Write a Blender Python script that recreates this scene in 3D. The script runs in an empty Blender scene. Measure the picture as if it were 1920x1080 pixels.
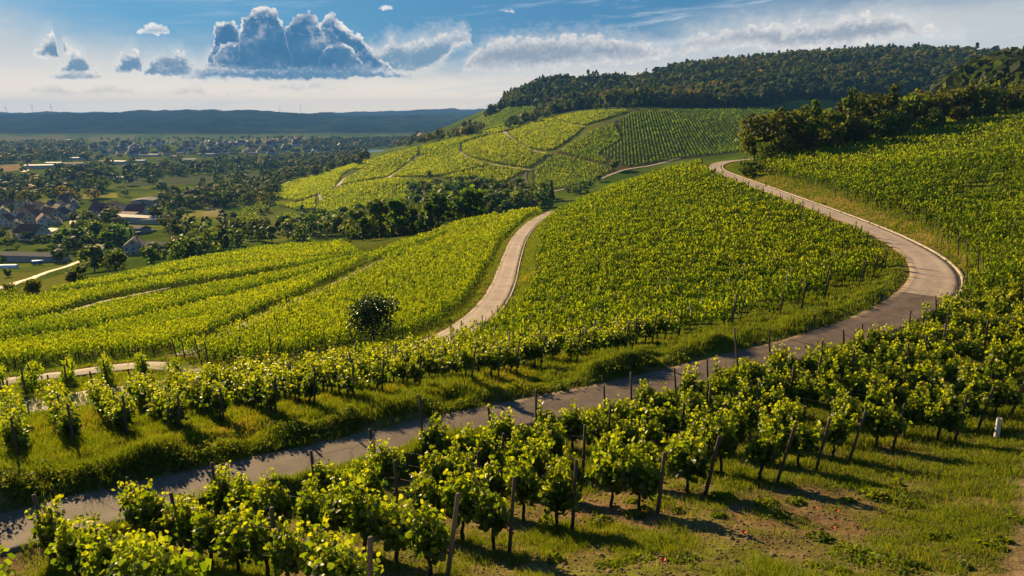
import bpy, math, random
import numpy as np
from math import radians, sin, cos, tan, atan2, pi
from mathutils import Vector, Matrix

# ------------------------------------------------------------------ camera, sky, sun, exposure
SC = bpy.context.scene
COL = SC.collection
CAMZ = 110.0                      # camera height above the datum; the valley floor lies near 10
F = 1297.0                        # focal length in pixels of a 1920 wide picture
PITCH = radians(13.94)
cam = bpy.data.cameras.new("camera")
cam.sensor_width = 36.0
cam.lens = 36.0 * F / 1920.0
cam.clip_start = 0.1
cam.clip_end = 60000.0
cam_o = bpy.data.objects.new("camera", cam)
cam_o.location = (0, 0, CAMZ)
cam_o.rotation_euler = (pi / 2 - PITCH, 0, 0)
COL.objects.link(cam_o)
SC.camera = cam_o

SUN_AZ = radians(-37.0)           # measured from +Y towards +X
SUN_EL = radians(19.0)
SUN_STRENGTH = 5.0
SKY_STRENGTH = 0.065
EXPOSURE = 1.05
HAZE_DENSITY = 0.00008

sun = bpy.data.lights.new("sun", 'SUN')
sun.energy = SUN_STRENGTH
sun.angle = radians(0.55)
sun.color = (1.0, 0.73, 0.37)
sun_o = bpy.data.objects.new("sun", sun)
sdir = Vector((sin(SUN_AZ) * cos(SUN_EL), cos(SUN_AZ) * cos(SUN_EL), sin(SUN_EL)))
sun_o.rotation_euler = sdir.to_track_quat('Z', 'Y').to_euler()
sun_o.location = (0, 0, CAMZ + 60)
COL.objects.link(sun_o)

SC.view_settings.view_transform = 'Standard'
SC.view_settings.look = 'None'
SC.view_settings.exposure = EXPOSURE
SC.view_settings.gamma = 1.0
SC.cycles.use_denoising = True
SC.cycles.max_bounces = 6
SC.cycles.diffuse_bounces = 3
SC.cycles.glossy_bounces = 2
SC.cycles.transmission_bounces = 4
SC.cycles.volume_bounces = 1
SC.cycles.sample_clamp_indirect = 4.0

CP, SP = cos(PITCH), sin(PITCH)


def ray(u, v):
    """world direction of a pixel of the 1920x1080 picture"""
    a, b = (u - 960.0) / F, (540.0 - v) / F
    return (a, CP + b * SP, -SP + b * CP)


def azel(u, v):
    x, y, z = ray(u, v)
    return math.degrees(atan2(x, y)), math.degrees(math.asin(z / math.sqrt(x * x + y * y + z * z)))


def project(x, y, z):
    """arrays of world points -> pixel u, v and depth"""
    zr = z - CAMZ
    dep = y * CP - zr * SP
    up = y * SP + zr * CP
    dep_s = np.where(np.abs(dep) < 1e-3, 1e-3, dep)
    return 960 + F * x / dep_s, 540 - F * up / dep_s, dep


# ---- node helpers
class NT:
    def __init__(self, tree):
        self.t = tree
        self.n = tree.nodes
        self.l = tree.links

    def add(self, kind, **kw):
        nd = self.n.new(kind)
        for k, val in kw.items():
            setattr(nd, k, val)
        return nd

    def put(self, sock, val):
        if hasattr(val, 'is_output'):
            self.l.new(val, sock)
        elif val is not None:
            if hasattr(sock.default_value, '__len__') and not hasattr(val, '__len__'):
                val = [val] * len(sock.default_value)
            if hasattr(val, '__len__') and len(sock.default_value) == 4 and len(val) == 3:
                val = (*val, 1.0)
            sock.default_value = val

    def math(self, op, a, b=None, c=None, clamp=False):
        nd = self.add('ShaderNodeMath', operation=op, use_clamp=clamp)
        for s, val in zip(nd.inputs, (a, b, c)):
            self.put(s, val)
        return nd.outputs[0]

    def mapr(self, x, a, b, c=0.0, d=1.0, smooth=True):
        nd = self.add('ShaderNodeMapRange')
        nd.interpolation_type = 'SMOOTHSTEP' if smooth else 'LINEAR'
        nd.clamp = True
        for s, val in zip(nd.inputs, (x, a, b, c, d)):
            self.put(s, val)
        return nd.outputs[0]

    def mix(self, f, a, b, mode='MIX'):
        nd = self.add('ShaderNodeMix', data_type='RGBA', blend_type=mode)
        nd.clamp_result = False
        self.put(nd.inputs[0], f)
        self.put(nd.inputs[6], a)
        self.put(nd.inputs[7], b)
        return nd.outputs[2]

    def noise(self, vec, scale, detail=4, rough=0.55, dist=0.0, out=0):
        nd = self.add('ShaderNodeTexNoise')
        nd.noise_dimensions = '3D'
        if vec is not None:
            self.put(nd.inputs['Vector'], vec)
        nd.inputs['Scale'].default_value = scale
        nd.inputs['Detail'].default_value = detail
        nd.inputs['Roughness'].default_value = rough
        nd.inputs['Distortion'].default_value = dist
        return nd.outputs[out]

    def xyz(self, x, y, z):
        nd = self.add('ShaderNodeCombineXYZ')
        for s, val in zip(nd.inputs, (x, y, z)):
            self.put(s, val)
        return nd.outputs[0]

    def ramp(self, fac, stops):
        nd = self.add('ShaderNodeValToRGB')
        e = nd.color_ramp.elements
        while len(e) > 1:
            e.remove(e[-1])
        e[0].position, e[0].color = stops[0][0], (*stops[0][1], 1)
        for p, c in stops[1:]:
            k = e.new(p)
            k.color = (*c, 1)
        self.put(nd.inputs[0], fac)
        return nd.outputs[0]


# ---- world: Nishita sky with clouds laid out by azimuth and elevation
W = bpy.data.worlds.new("World")
SC.world = W
W.use_nodes = True
W.cycles.sampling_method = 'MANUAL'
W.cycles.sample_map_resolution = 256
W.node_tree.nodes.clear()
wn = NT(W.node_tree)
sky = wn.add('ShaderNodeTexSky', sky_type='NISHITA')
sky.sun_disc = False
sky.sun_elevation = SUN_EL
sky.sun_rotation = SUN_AZ
sky.altitude = 200
sky.air_density = 1.0
sky.dust_density = 1.0
sky.ozone_density = 2.0
tc = wn.add('ShaderNodeTexCoord')
sep = wn.add('ShaderNodeSeparateXYZ')
wn.l.new(tc.outputs['Generated'], sep.inputs[0])
AZ = wn.math('MULTIPLY', wn.math('ARCTAN2', sep.outputs[0], sep.outputs[1]), 180 / pi)
EL = wn.math('MULTIPLY', wn.math('ARCSINE', sep.outputs[2]), 180 / pi)
AZMAX, ELMAX = 42.0, 12.0


def sky_curve(pts, azn, rng_):
    """FloatCurve: azimuth -> elevation in degrees, from an outline given in picture points"""
    nd = wn.add('ShaderNodeFloatCurve')
    c = nd.mapping.curves[0]
    q = []
    for u, v in pts:
        a, e = azel(u, v)
        q.append((min(0.999, max(0.001, (a - rng_[0]) / (rng_[1] - rng_[0]))), (e + 2) / (ELMAX + 2)))
    q.sort()
    q = [k for i, k in enumerate(q) if i == 0 or k[0] - q[i - 1][0] > 1e-4]
    q = [(0.0, q[0][1])] + q + [(1.0, q[-1][1])]
    c.points[0].location = q[0]
    c.points[1].location = q[-1]
    for p in q[1:-1]:
        c.points.new(*p)
    for p in c.points:
        p.handle_type = 'VECTOR'
    nd.mapping.update()
    wn.put(nd.inputs['Value'], azn)
    return wn.math('SUBTRACT', wn.math('MULTIPLY', nd.outputs[0], ELMAX + 2), 2.0)


# billowy warp, three octaves, in sky degrees
P = wn.xyz(AZ, EL, 0.0)


def warp(scale, detail, amp, seed, rough=0.6):
    nd = wn.add('ShaderNodeTexNoise')
    nd.noise_dimensions = '3D'
    wn.put(nd.inputs['Vector'], wn.xyz(AZ, wn.math('MULTIPLY', EL, 1.25), seed))
    nd.inputs['Scale'].default_value = scale
    nd.inputs['Detail'].default_value = detail
    nd.inputs['Roughness'].default_value = rough
    s = wn.add('ShaderNodeSeparateColor')
    wn.l.new(nd.outputs['Color'], s.inputs[0])
    return [wn.math('MULTIPLY', wn.math('SUBTRACT', s.outputs[i], 0.5), amp) for i in (0, 1)] + [nd.outputs[0]]


def billow(scale, seed):
    nd = wn.add('ShaderNodeTexVoronoi', feature='F1')
    nd.voronoi_dimensions = '2D'
    nd.inputs['Scale'].default_value = scale
    nd.inputs['Detail'].default_value = 1.0
    nd.inputs['Roughness'].default_value = 0.55
    wx = wB
    wn.put(nd.inputs['Vector'], wn.xyz(wn.math('ADD', AZ, wx[0]), wn.math('MULTIPLY', wn.math('ADD', EL, wx[1]), 1.15), seed))
    return nd.outputs['Distance']


wA = warp(0.9, 6, 1.2, 1.7)
wB = warp(1.1, 3, 0.7, 7.2)
bil = billow(0.95, 4.2)
bilf = billow(2.3, 9.1)
puff = wn.math('ADD', wn.math('MULTIPLY', wn.math('SUBTRACT', 0.42, bil), 1.0),
               wn.math('MULTIPLY', wn.math('SUBTRACT', 0.42, bilf), 0.55))      # + at the heart of a puff
WARP_SMALL = warp(2.4, 5, 0.4, 3.9)
fine = warp(3.2, 7, 1.0, 12.3, 0.65)[2]                 # fine cauliflower detail
broad = warp(0.55, 4, 1.0, 21.0)[2]


def cloud_layer(top, base, col, lit, core, puffy=1.0, soft=0.35, base_soft=0.6, deep=1.3, strength=1.0, corek=1.0, small=False, glow=0.0, rng_=None):
    """one bank of cloud between a top and a base outline: bright where thin, dark where the light must cross much of it"""
    w = WARP_SMALL if small else wA
    us = [q[0] for q in top if -50 <= q[0] <= 1970 and q[1] < 185]
    rng_ = (azel(min(us) - 60, 100)[0], azel(max(us) + 60, 100)[0])
    azn = wn.math('DIVIDE', wn.math('SUBTRACT', wn.math('ADD', AZ, w[0]), rng_[0]), rng_[1] - rng_[0])
    elw = wn.math('ADD', EL, wn.math('MULTIPLY', w[1], 0.8))
    top = [(min(us) - 70, 230)] + [q for q in top if min(us) - 60 < q[0] < max(us) + 60] + [(max(us) + 70, 230)]
    t = sky_curve(top, azn, rng_)
    b = sky_curve(base, azn, rng_)
    det = wn.math('MULTIPLY', wn.math('SUBTRACT', fine, 0.5), 0.9 * puffy)
    bump = wn.math('ADD', wn.math('MULTIPLY', wn.math('ADD', puff, 0.12), 0.85 * puffy), det)
    bump = wn.math('ADD', bump, 0.10)
    up = wn.math('ADD', wn.math('SUBTRACT', t, elw), bump)
    lo = wn.math('ADD', wn.math('SUBTRACT', elw, b), wn.math('MULTIPLY', bump, 0.5))
    d = wn.math('MINIMUM', up, wn.math('MULTIPLY', lo, 1.0 / base_soft))
    a = wn.math('MULTIPLY', wn.mapr(d, 0.0, soft), strength)
    thick = wn.math('ADD', d, wn.math('MULTIPLY', wn.math('SUBTRACT', broad, 0.5), 0.9))
    thick = wn.math('ADD', thick, wn.math('MULTIPLY', wn.math('SUBTRACT', fine, 0.52), 0.95))
    thick = wn.math('SUBTRACT', thick, wn.math('MULTIPLY', puff, 0.5))
    k = wn.math('MULTIPLY', wn.mapr(thick, 0.05, deep), corek)
    soft_core = wn.mix(wn.mapr(wn.math('ADD', broad, wn.math('MULTIPLY', fine, 0.6)), 0.78, 1.04), core, wn.mix(0.35, core, lit))
    c = wn.mix(k, lit, soft_core)
    if glow:
        halo = wn.math('MULTIPLY', wn.mapr(d, -1.1, 0.15), glow)
        col = wn.mix(halo, col, lit)
    return wn.mix(a, col, c)


K = 1.0 / (SKY_STRENGTH * 2 ** EXPOSURE)      # display brightness -> sky units


def C3(r, g, b):
    return (r * K, g * K, b * K)


# sky brightness compressed per channel to tame the glow on the sun's side
ssep = wn.add('ShaderNodeSeparateColor')
wn.l.new(sky.outputs[0], ssep.inputs[0])
scmb = wn.add('ShaderNodeCombineColor')
for i in range(3):
    ch = ssep.outputs[i]
    wn.l.new(wn.math('DIVIDE', ch, wn.math('ADD', 1.0, wn.math('DIVIDE', ch, 0.75 * K))), scmb.inputs[i])
col = scmb.outputs[0]
# a deeper blue overhead and left, as the polarised evening sky has
col = wn.mix(1.0, col, (0.24, 0.68, 1.15), 'MULTIPLY')
# pale veil of thin high cloud that thickens towards the horizon and to the right
veil_n = wn.noise(wn.xyz(wn.math('MULTIPLY', AZ, 0.05), wn.math('MULTIPLY', EL, 0.22), 3.3), 1.0, 5, 0.6, 0.4)
vt = wn.math('ADD', EL, wn.math('MULTIPLY', wn.math('SUBTRACT', veil_n, 0.5), 6.0))
vt = wn.math('SUBTRACT', vt, wn.mapr(AZ, 2.0, 30.0, 0.0, 3.0))
vt = wn.math('SUBTRACT', vt, wn.mapr(AZ, -24.0, -38.0, 0.0, 2.2))
veil = wn.mapr(vt, 2.6, 7.0, 1.0, 0.0)
vcol = wn.mix(wn.mapr(EL, 0.3, 5.0), C3(1.55, 1.22, 0.85), C3(0.66, 0.68, 0.68))
col = wn.mix(wn.math('MULTIPLY', veil, 0.9), col, vcol)
# combed cirrus
cn = wn.noise(wn.xyz(wn.math('ADD', wn.math('MULTIPLY', AZ, 0.09), wn.math('MULTIPLY', EL, -0.10)),
                     wn.math('ADD', wn.math('MULTIPLY', EL, 0.75), wn.math('MULTIPLY', AZ, -0.05)), 7.7), 1.5, 7, 0.62, 0.5)
ci = wn.math('MULTIPLY', wn.mapr(cn, 0.50, 0.78), wn.mapr(AZ, -30.0, 22.0, 0.25, 0.8))
col = wn.mix(ci, col, C3(0.66, 0.73, 0.80))

# faint far lumps above the horizon
col = cloud_layer([(-200, 175), (40, 176), (60, 160), (100, 152), (140, 168), (165, 158), (210, 150), (245, 165), (270, 178), (300, 170),
                   (330, 158), (380, 155), (400, 176), (470, 160), (540, 152), (600, 150), (650, 160), (700, 172), (760, 180), (800, 176), (840, 184), (880, 152), (905, 158),
                   (930, 172), (1000, 176), (1100, 170), (1200, 168), (1400, 176), (1700, 140), (1900, 130), (2100, 140)],
                  [(-200, 176), (60, 184), (240, 184), (400, 185), (500, 174), (680, 172), (790, 182), (830, 187), (860, 165), (920, 165), (960, 172), (2100, 150)],
                  col, C3(0.80, 0.72, 0.62), C3(0.42, 0.45, 0.48), puffy=0.6, soft=0.8, base_soft=0.8, deep=1.2, strength=0.5)
# right hand banks
col = cloud_layer([(700, 190), (860, 190), (868, 132), (880, 100), (900, 85), (930, 70), (975, 66), (1040, 62), (1120, 62), (1180, 68), (1210, 80),
                   (1270, 88), (1290, 62), (1330, 60), (1370, 50), (1410, 42), (1465, 40), (1475, 50), (1500, 38), (1560, 38), (1590, 25),
                   (1640, 22), (1690, 24), (1720, 40), (1800, 60), (2100, 90)],
                  [(700, 148), (860, 140), (880, 138), (1000, 138), (1100, 128), (1230, 118), (1300, 100), (1400, 92), (1480, 100), (1600, 92), (1700, 75), (1800, 66), (2100, 85)],
                  col, C3(0.92, 0.86, 0.80), C3(0.27, 0.34, 0.43), puffy=0.8, soft=0.4, base_soft=1.0, deep=1.35, strength=0.95, corek=0.95, glow=0.25)
# small cumulus on the left
col = cloud_layer([(60, 220), (64, 92), (72, 80), (84, 64), (100, 60), (116, 70), (126, 84), (134, 90), (138, 220)], [(40, 102), (84, 110), (110, 112), (140, 98)], col, C3(1.0, 0.93, 0.85), C3(0.16, 0.28, 0.42), puffy=0.75, soft=0.3, base_soft=0.45, deep=0.95, small=True, glow=0.2)
col = cloud_layer([(106, 220), (110, 128), (120, 114), (130, 96), (144, 91), (158, 98), (166, 116), (178, 126), (182, 220)], [(100, 139), (145, 142), (190, 138)], col, C3(1.0, 0.93, 0.85), C3(0.16, 0.28, 0.42), puffy=0.75, soft=0.3, base_soft=0.45, deep=0.95, small=True, glow=0.2)
col = cloud_layer([(206, 220), (210, 126), (222, 112), (230, 96), (248, 90), (262, 98), (270, 114), (278, 128), (282, 220)], [(200, 137), (245, 139), (280, 138)], col, C3(1.0, 0.93, 0.85), C3(0.16, 0.28, 0.42), puffy=0.75, soft=0.3, base_soft=0.45, deep=0.95, small=True, glow=0.2)
col = cloud_layer([(256, 220), (260, 136), (272, 124), (282, 106), (296, 102), (308, 92), (326, 96), (340, 94), (354, 108), (364, 112), (380, 136), (386, 220)], [(250, 144), (300, 146), (340, 147), (385, 145)], col, C3(1.0, 0.93, 0.85), C3(0.16, 0.28, 0.42), puffy=0.75, soft=0.3, base_soft=0.45, deep=0.95, small=True, glow=0.2)
col = cloud_layer([(0, 200), (82, 200), (92, 141), (115, 134), (140, 130), (165, 132), (190, 137), (200, 200), (1000, 200)], [(0, 150), (95, 149), (140, 151), (190, 148), (1000, 150)], col, C3(0.95, 0.88, 0.80), C3(0.28, 0.37, 0.46), puffy=0.3, soft=0.35, base_soft=0.5, deep=0.8, small=True)
col = cloud_layer([(180, 120), (252, 120), (258, 54), (272, 45), (293, 40), (316, 50), (328, 60), (332, 120), (540, 120), (700, 60), (710, 14), (724, 7), (738, 14), (742, 60), (925, 60), (935, 18), (952, 13), (968, 20), (975, 60), (1100, 60)],
                  [(180, 62), (262, 62), (293, 66), (328, 63), (400, 62), (700, 18), (724, 19), (738, 18), (930, 22), (950, 25), (972, 24), (1100, 24)],
                  col, C3(0.97, 0.93, 0.90), C3(0.34, 0.46, 0.58), puffy=0.35, soft=0.3, base_soft=0.5, deep=1.0, small=True)
# the wing behind and the big backlit cumulus
col = cloud_layer([(300, 190), (345, 190), (352, 146), (365, 122), (390, 108), (420, 112), (600, 110), (680, 95), (710, 88), (735, 68), (765, 78), (790, 66), (815, 62), (850, 56), (872, 52), (884, 64), (892, 190)],
                  [(300, 152), (360, 150), (450, 152), (700, 142), (780, 138), (815, 128), (835, 112), (850, 90), (895, 78)],
                  col, C3(0.95, 0.88, 0.80), C3(0.20, 0.33, 0.47), puffy=0.6, soft=0.5, base_soft=0.5, deep=1.3, glow=0.35)
def lobe(top, base, **kw):
    global col
    a = dict(puffy=0.45, soft=0.22, base_soft=0.8, deep=1.45)
    a.update(kw)
    col = cloud_layer(top, base, col, C3(1.0, 0.95, 0.88), C3(0.045, 0.17, 0.34), **a)


# right-hand towers, the left lobe, the dark central dome, then the long flat base in front
lobe([(575, 140), (590, 60), (610, 26), (626, 22), (640, 40), (655, 56), (676, 60), (688, 82), (702, 96), (725, 116), (745, 138)],
     [(575, 142), (600, 140), (690, 140), (745, 138)], deep=1.0)
lobe([(515, 130), (530, 62), (548, 30), (572, 18), (592, 28), (604, 60), (618, 84), (640, 100), (655, 130)], [(515, 132), (560, 140), (655, 134)], deep=0.9)
lobe([(590, 140), (604, 92), (622, 74), (645, 78), (662, 92), (676, 110), (690, 138)], [(590, 141), (640, 140), (690, 139)], deep=0.8)
lobe([(388, 128), (396, 80), (404, 50), (418, 34), (432, 32), (445, 50), (458, 70), (468, 100), (476, 130)], [(388, 128), (430, 134), (476, 132)], deep=0.85)
lobe([(402, 120), (412, 84), (426, 72), (444, 78), (456, 100), (462, 124)], [(402, 122), (430, 128), (462, 126)], deep=0.8)
lobe([(440, 134), (447, 62), (456, 28), (474, 14), (497, 9), (520, 18), (532, 44), (540, 80), (552, 134)], [(440, 136), (500, 146), (552, 136)], soft=0.2, deep=0.95)
# the shaded body and flat base that tie the towers together
col = cloud_layer([(380, 190), (398, 110), (420, 82), (450, 52), (480, 38), (520, 42), (555, 58), (600, 60), (640, 80), (680, 100), (712, 126), (724, 190)], [(390, 140), (480, 147), (560, 149), (640, 147), (740, 142)],
                  col, C3(0.10, 0.25, 0.42), C3(0.04, 0.16, 0.32), puffy=1.3, soft=1.7, base_soft=0.6, deep=1.9, strength=0.92)
col = cloud_layer([(340, 190), (352, 144), (385, 130), (430, 126), (520, 122), (600, 120), (680, 120), (740, 132), (775, 144), (785, 190)], [(345, 150), (400, 146), (480, 151), (560, 153), (640, 150), (700, 147), (775, 150)],
                  col, C3(0.62, 0.66, 0.70), C3(0.11, 0.25, 0.41), puffy=0.5, soft=0.6, base_soft=0.5, deep=0.7)
bg = wn.add('ShaderNodeBackground')
wn.put(bg.inputs[0], col)
bg.inputs[1].default_value = SKY_STRENGTH
wo = wn.add('ShaderNodeOutputWorld')
wn.l.new(bg.outputs[0], wo.inputs[0])


# ------------------------------------------------------------------ terrain
RNG = np.random.default_rng(11)


def world_pt(u, v, z=None, Y=None):
    """a place of the terrain seen at a picture point: from its height (below the camera) or its forward distance"""
    dx, dy, dz = ray(u, v)
    t = (Y / dy) if Y is not None else (z / dz)
    return dx * t, dy * t, dz * t


def cz(*rows):
    return [world_pt(u, v, z=z) for u, v, z in rows]


def cy(*rows):
    return [world_pt(u, v, Y=Y) for u, v, Y in rows]


ASPHALT = [(-330, 1092, -13.0), (-160, 1045, -13.2), (0, 1000, -13.4), (150, 962, -13.5), (300, 928, -13.5), (450, 896, -13.6), (600, 862, -13.6), (800, 812, -13.7),
           (1000, 771, -13.8), (1200, 728, -13.8), (1400, 680, -13.7), (1550, 640, -13.5), (1655, 602, -13.3), (1722, 566, -13.1)]
CONCRETE = [(1722, 566, -13.1), (1752, 530, -13.0), (1746, 500, -12.9), (1712, 470, -12.8), (1650, 437, -12.7), (1580, 408, -12.5), (1500, 378, -12.3),
            (1430, 352, -12.1), (1375, 332, -11.9), (1346, 320, -11.7), (1343, 310, -11.5), (1365, 303, -11.3), (1395, 300, -11.0), (1440, 297, -10.8)]
LOWER = [(1075, 392, -28.0), (1040, 397, -27.0), (1003, 415, -25.2), (975, 445, -23.8), (958, 485, -22.4), (944, 530, -21.2), (922, 570, -20.4), (884, 606, -19.8),
         (838, 636, -19.2), (785, 656, -18.8), (720, 672, -18.5), (600, 694, -18.2), (450, 710, -17.9), (300, 728, -17.6), (120, 755, -17.2), (0, 772, -16.9), (-150, 795, -16.5), (-400, 835, -16)]
TRACK = [(420, 712, -18.4), (330, 690, -19.3), (250, 684, -19.9), (160, 700, -20.0), (60, 712, -19.9), (-100, 728, -19.7), (-400, 760, -19)]
TRACK_UP = [(330, 672, -20.5), (375, 650, -21.7), (440, 621, -23.5), (520, 582, -25.6), (617, 540, -28.0), (690, 503, -30.0), (745, 477, -31.0), (840, 445, -31.5)]

ctrl = []
for r in (ASPHALT, CONCRETE, LOWER, TRACK, TRACK_UP):
    ctrl += cz(*r)
# slope in the foreground and on the right, above the road
ctrl += cz((960, 1079, -10.2), (400, 1075, -11.6), (150, 1075, -12.9), (1900, 1070, -9.6), (1500, 1000, -10.4), (1410, 917, -11.1), (1000, 1015, -10.9), (830, 1075, -10.2), (1200, 900, -12.0),
           (1850, 810, -12.2), (1650, 855, -12.0), (1500, 760, -12.9), (1700, 690, -12.7), (1850, 650, -12.4), (700, 930, -12.7), (500, 985, -12.9), (960, 1250, -8.9), (1700, 1250, -8.3),
           (200, 1250, -10.4), (1850, 540, -12.4), (2100, 900, -10.5), (2100, 650, -11.0), (2100, 540, -10.8), (1700, 422, -12.0), (1560, 380, -11.6), (1450, 340, -11.3))
ctrl += cz((1850, 400, -10.9), (1700, 400, -11.4), (1850, 300, -8.0), (1700, 300, -8.6), (1600, 330, -9.9), (1500, 310, -10.0), (1450, 294, -10.4), (1560, 262, -8.6), (1700, 236, -5.0), (1850, 216, -0.6), (1990, 300, -5.5), (2150, 400, -7.5), (2200, 250, 0.5), (2400, 700, -9.0), (2500, 400, -4))
# slope between the two roads
ctrl += cz((283, 822, -14.3), (30, 862, -14.1), (495, 785, -14.3), (700, 740, -14.5), (970, 700, -14.8), (1220, 650, -14.8), (1450, 590, -14.4), (1620, 520, -13.7),
           (1650, 470, -13.3), (1560, 420, -13.2), (1430, 372, -12.9), (1320, 335, -12.5), (1300, 600, -15.9), (1300, 500, -15.4), (1300, 430, -15.0), (1150, 560, -17.2), (1150, 450, -17.8),
           (1050, 500, -19.5), (1050, 430, -22.0), (1000, 600, -18.0), (1450, 480, -14.2))
ctrl += cy((1320, 306, 190), (1250, 328, 195), (1150, 358, 200), (1090, 384, 205))
# below the lower road
ctrl += cz((800, 560, -23.5), (870, 500, -25.0), (940, 440, -27.0), (600, 640, -20.6), (960, 405, -29.0), (900, 420, -30.0))
# vineyards that fall to the valley on the left
ctrl += cz((300, 600, -28.8), (100, 650, -24.8), (0, 620, -28.5), (300, 540, -38), (0, 560, -37), (650, 480, -36.5), (560, 520, -34.0), (600, 457, -44), (450, 470, -50), (330, 495, -53), (300, 515, -46), (130, 535, -46),
           (-200, 640, -27), (-300, 560, -38), (200, 510, -62), (0, 520, -66), (-200, 520, -68), (-400, 540, -64))
# valley floor
ctrl += cz((265, 475, -78), (70, 470, -82), (-200, 470, -84), (400, 455, -74), (70, 415, -87), (-200, 415, -90), (250, 400, -89), (420, 420, -83), (500, 430, -79), (560, 440, -72), (620, 425, -72),
           (0, 350, -94), (300, 350, -94), (-300, 350, -95), (480, 395, -88), (500, 372, -90), (300, 310, -97), (0, 310, -98), (-300, 300, -98), (520, 330, -97), (640, 300, -98), (700, 285, -99),
           (0, 280, -99), (300, 280, -99), (500, 276, -99), (700, 268, -99), (-300, 275, -99), (0, 262, -97), (400, 262, -97), (700, 260, -98), (820, 262, -98))
# the hollow hidden behind the near spur, and the wooded ravine
ctrl += cy((1150, 375, 300), (1040, 415, 300), (1300, 335, 330), (1420, 310, 330), (950, 432, 330))
ctrl += cz((760, 440, -64), (700, 425, -68), (860, 425, -60), (950, 400, -60), (1040, 372, -58))
# hill of vineyards beyond the ravine
ctrl += cy((515, 370, 770), (600, 400, 610), (700, 350, 640), (800, 345, 640), (900, 365, 560), (1000, 332, 620), (950, 350, 590), (1090, 352, 540), (1150, 300, 610), (1200, 318, 560), (1300, 300, 560), (1300, 270, 640),
           (1430, 280, 600), (1400, 250, 690), (1430, 212, 800), (1250, 212, 810), (1150, 208, 850), (1060, 235, 820), (1000, 258, 780), (900, 290, 740), (750, 315, 780), (650, 338, 770), (1600, 220, 800), (1800, 210, 850))
ctrl += cy((560, 352, 860), (700, 302, 850), (780, 280, 865), (860, 262, 880), (940, 246, 890), (985, 238, 900))
# behind that crest the ground falls to the river; a second spur follows
ctrl += cz((700, 288, -90), (600, 320, -95), (850, 268, -80), (640, 310, -95))
ctrl += cy((800, 258, 1500), (860, 248, 1330), (905, 222, 1330), (945, 202, 1340), (985, 180, 1350), (1010, 172, 1300), (920, 236, 1180), (990, 226, 1060))
# wooded ridge (ground; the trees stand about 12 m above)
ctrl += cy((1100, 171, 1270), (1200, 170, 1240), (1290, 152, 1260), (1400, 134, 1270), (1500, 117, 1290), (1620, 110, 1320), (1750, 103, 1360), (1850, 113, 1380), (1950, 120, 1350), (2200, 130, 1300), (2600, 120, 1300),
           (1100, 203, 960), (1300, 190, 950), (1500, 175, 960), (1700, 160, 980), (1900, 165, 900), (2100, 165, 800), (2400, 150, 700), (1800, 172, 520), (1900, 150, 560), (1700, 195, 480))
ctrl += cy((1000, 190, 2000), (1400, 160, 2000), (1800, 140, 2200), (1400, 190, 3500), (2000, 170, 3500), (2600, 160, 3000))
# far wooded hills across the river
for u in range(-500, 1100, 200):
    ctrl += cz((u, 253, -97))
ctrl += cy((-500, 222, 5000), (-100, 221, 5000), (60, 220, 5200), (200, 213, 5200), (340, 211, 5200), (480, 213, 5200), (600, 217, 5600), (760, 219, 5600), (880, 217, 5600), (1050, 215, 5600), (1500, 215, 5600),
           (-400, 214, 9500), (60, 210, 9500), (140, 211, 9500), (300, 214, 9500), (500, 215, 9500), (620, 214, 9000), (760, 208, 9000), (880, 206, 9000), (1050, 208, 9000), (1400, 205, 9000), (2200, 205, 9000),
           (-100, 216, 7000), (340, 215, 7000), (700, 220, 7000), (900, 218, 7000), (100, 235, 4300), (400, 232, 4300), (600, 237, 4500), (700, 236, 4500), (850, 238, 4600), (-300, 236, 4300))
ctrl += cy((0, 214, 10500), (1000, 214, 10500), (-600, 214, 10500), (2500, 214, 10500))
ctrl += [(0, 3, -9.2), (-8, 5, -10.5), (8, 5, -8.2), (0, -6, -8), (-25, 4, -14), (25, 4, -7), (-60, 20, -22), (70, 30, -2), (150, 100, 4), (-200, 60, -55), (-600, 200, -92)]
CT = np.array(ctrl)

TH0, TH1, NTH = radians(-60), radians(60), 960
R0, R1, NR = 5.0, 10600.0, 1040
LR0, LR1 = math.log(R0), math.log(R1)


def smooth_noise(x, y, seed, octaves=4):
    """value noise by lattice lookup"""
    out = np.zeros_like(x)
    amp, tot = 1.0, 0.0
    for o in range(octaves):
        fx, fy = np.floor(x), np.floor(y)
        tx, ty = x - fx, y - fy
        tx, ty = tx * tx * (3 - 2 * tx), ty * ty * (3 - 2 * ty)
        ix, iy = fx.astype(np.int64), fy.astype(np.int64)

        def h(a, b):
            n = (a * 374761393 + b * 668265263 + (seed + o * 101) * 974634777) & 0x7fffffff
            n = ((n ^ (n >> 13)) * 1274126177) & 0x7fffffff
            n = n ^ (n >> 16)
            return (n & 0xffff) / 65535.0
        v0 = h(ix, iy) * (1 - tx) + h(ix + 1, iy) * tx
        v1 = h(ix, iy + 1) * (1 - tx) + h(ix + 1, iy + 1) * tx
        out += amp * (v0 * (1 - ty) + v1 * ty)
        tot += amp
        amp *= 0.5
        x, y = x * 2.03 + 17.1, y * 2.03 + 5.7
    return out / tot - 0.5


def in_poly_np(u, v, poly):
    p = np.array(poly, float)
    ins = np.zeros(u.shape, bool)
    for (a, b), (c, d) in zip(p, np.roll(p, -1, 0)):
        if b != d:
            ins ^= ((b > v) != (d > v)) & (u < (c - a) * (v - b) / (d - b) + a)
    return ins


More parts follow.
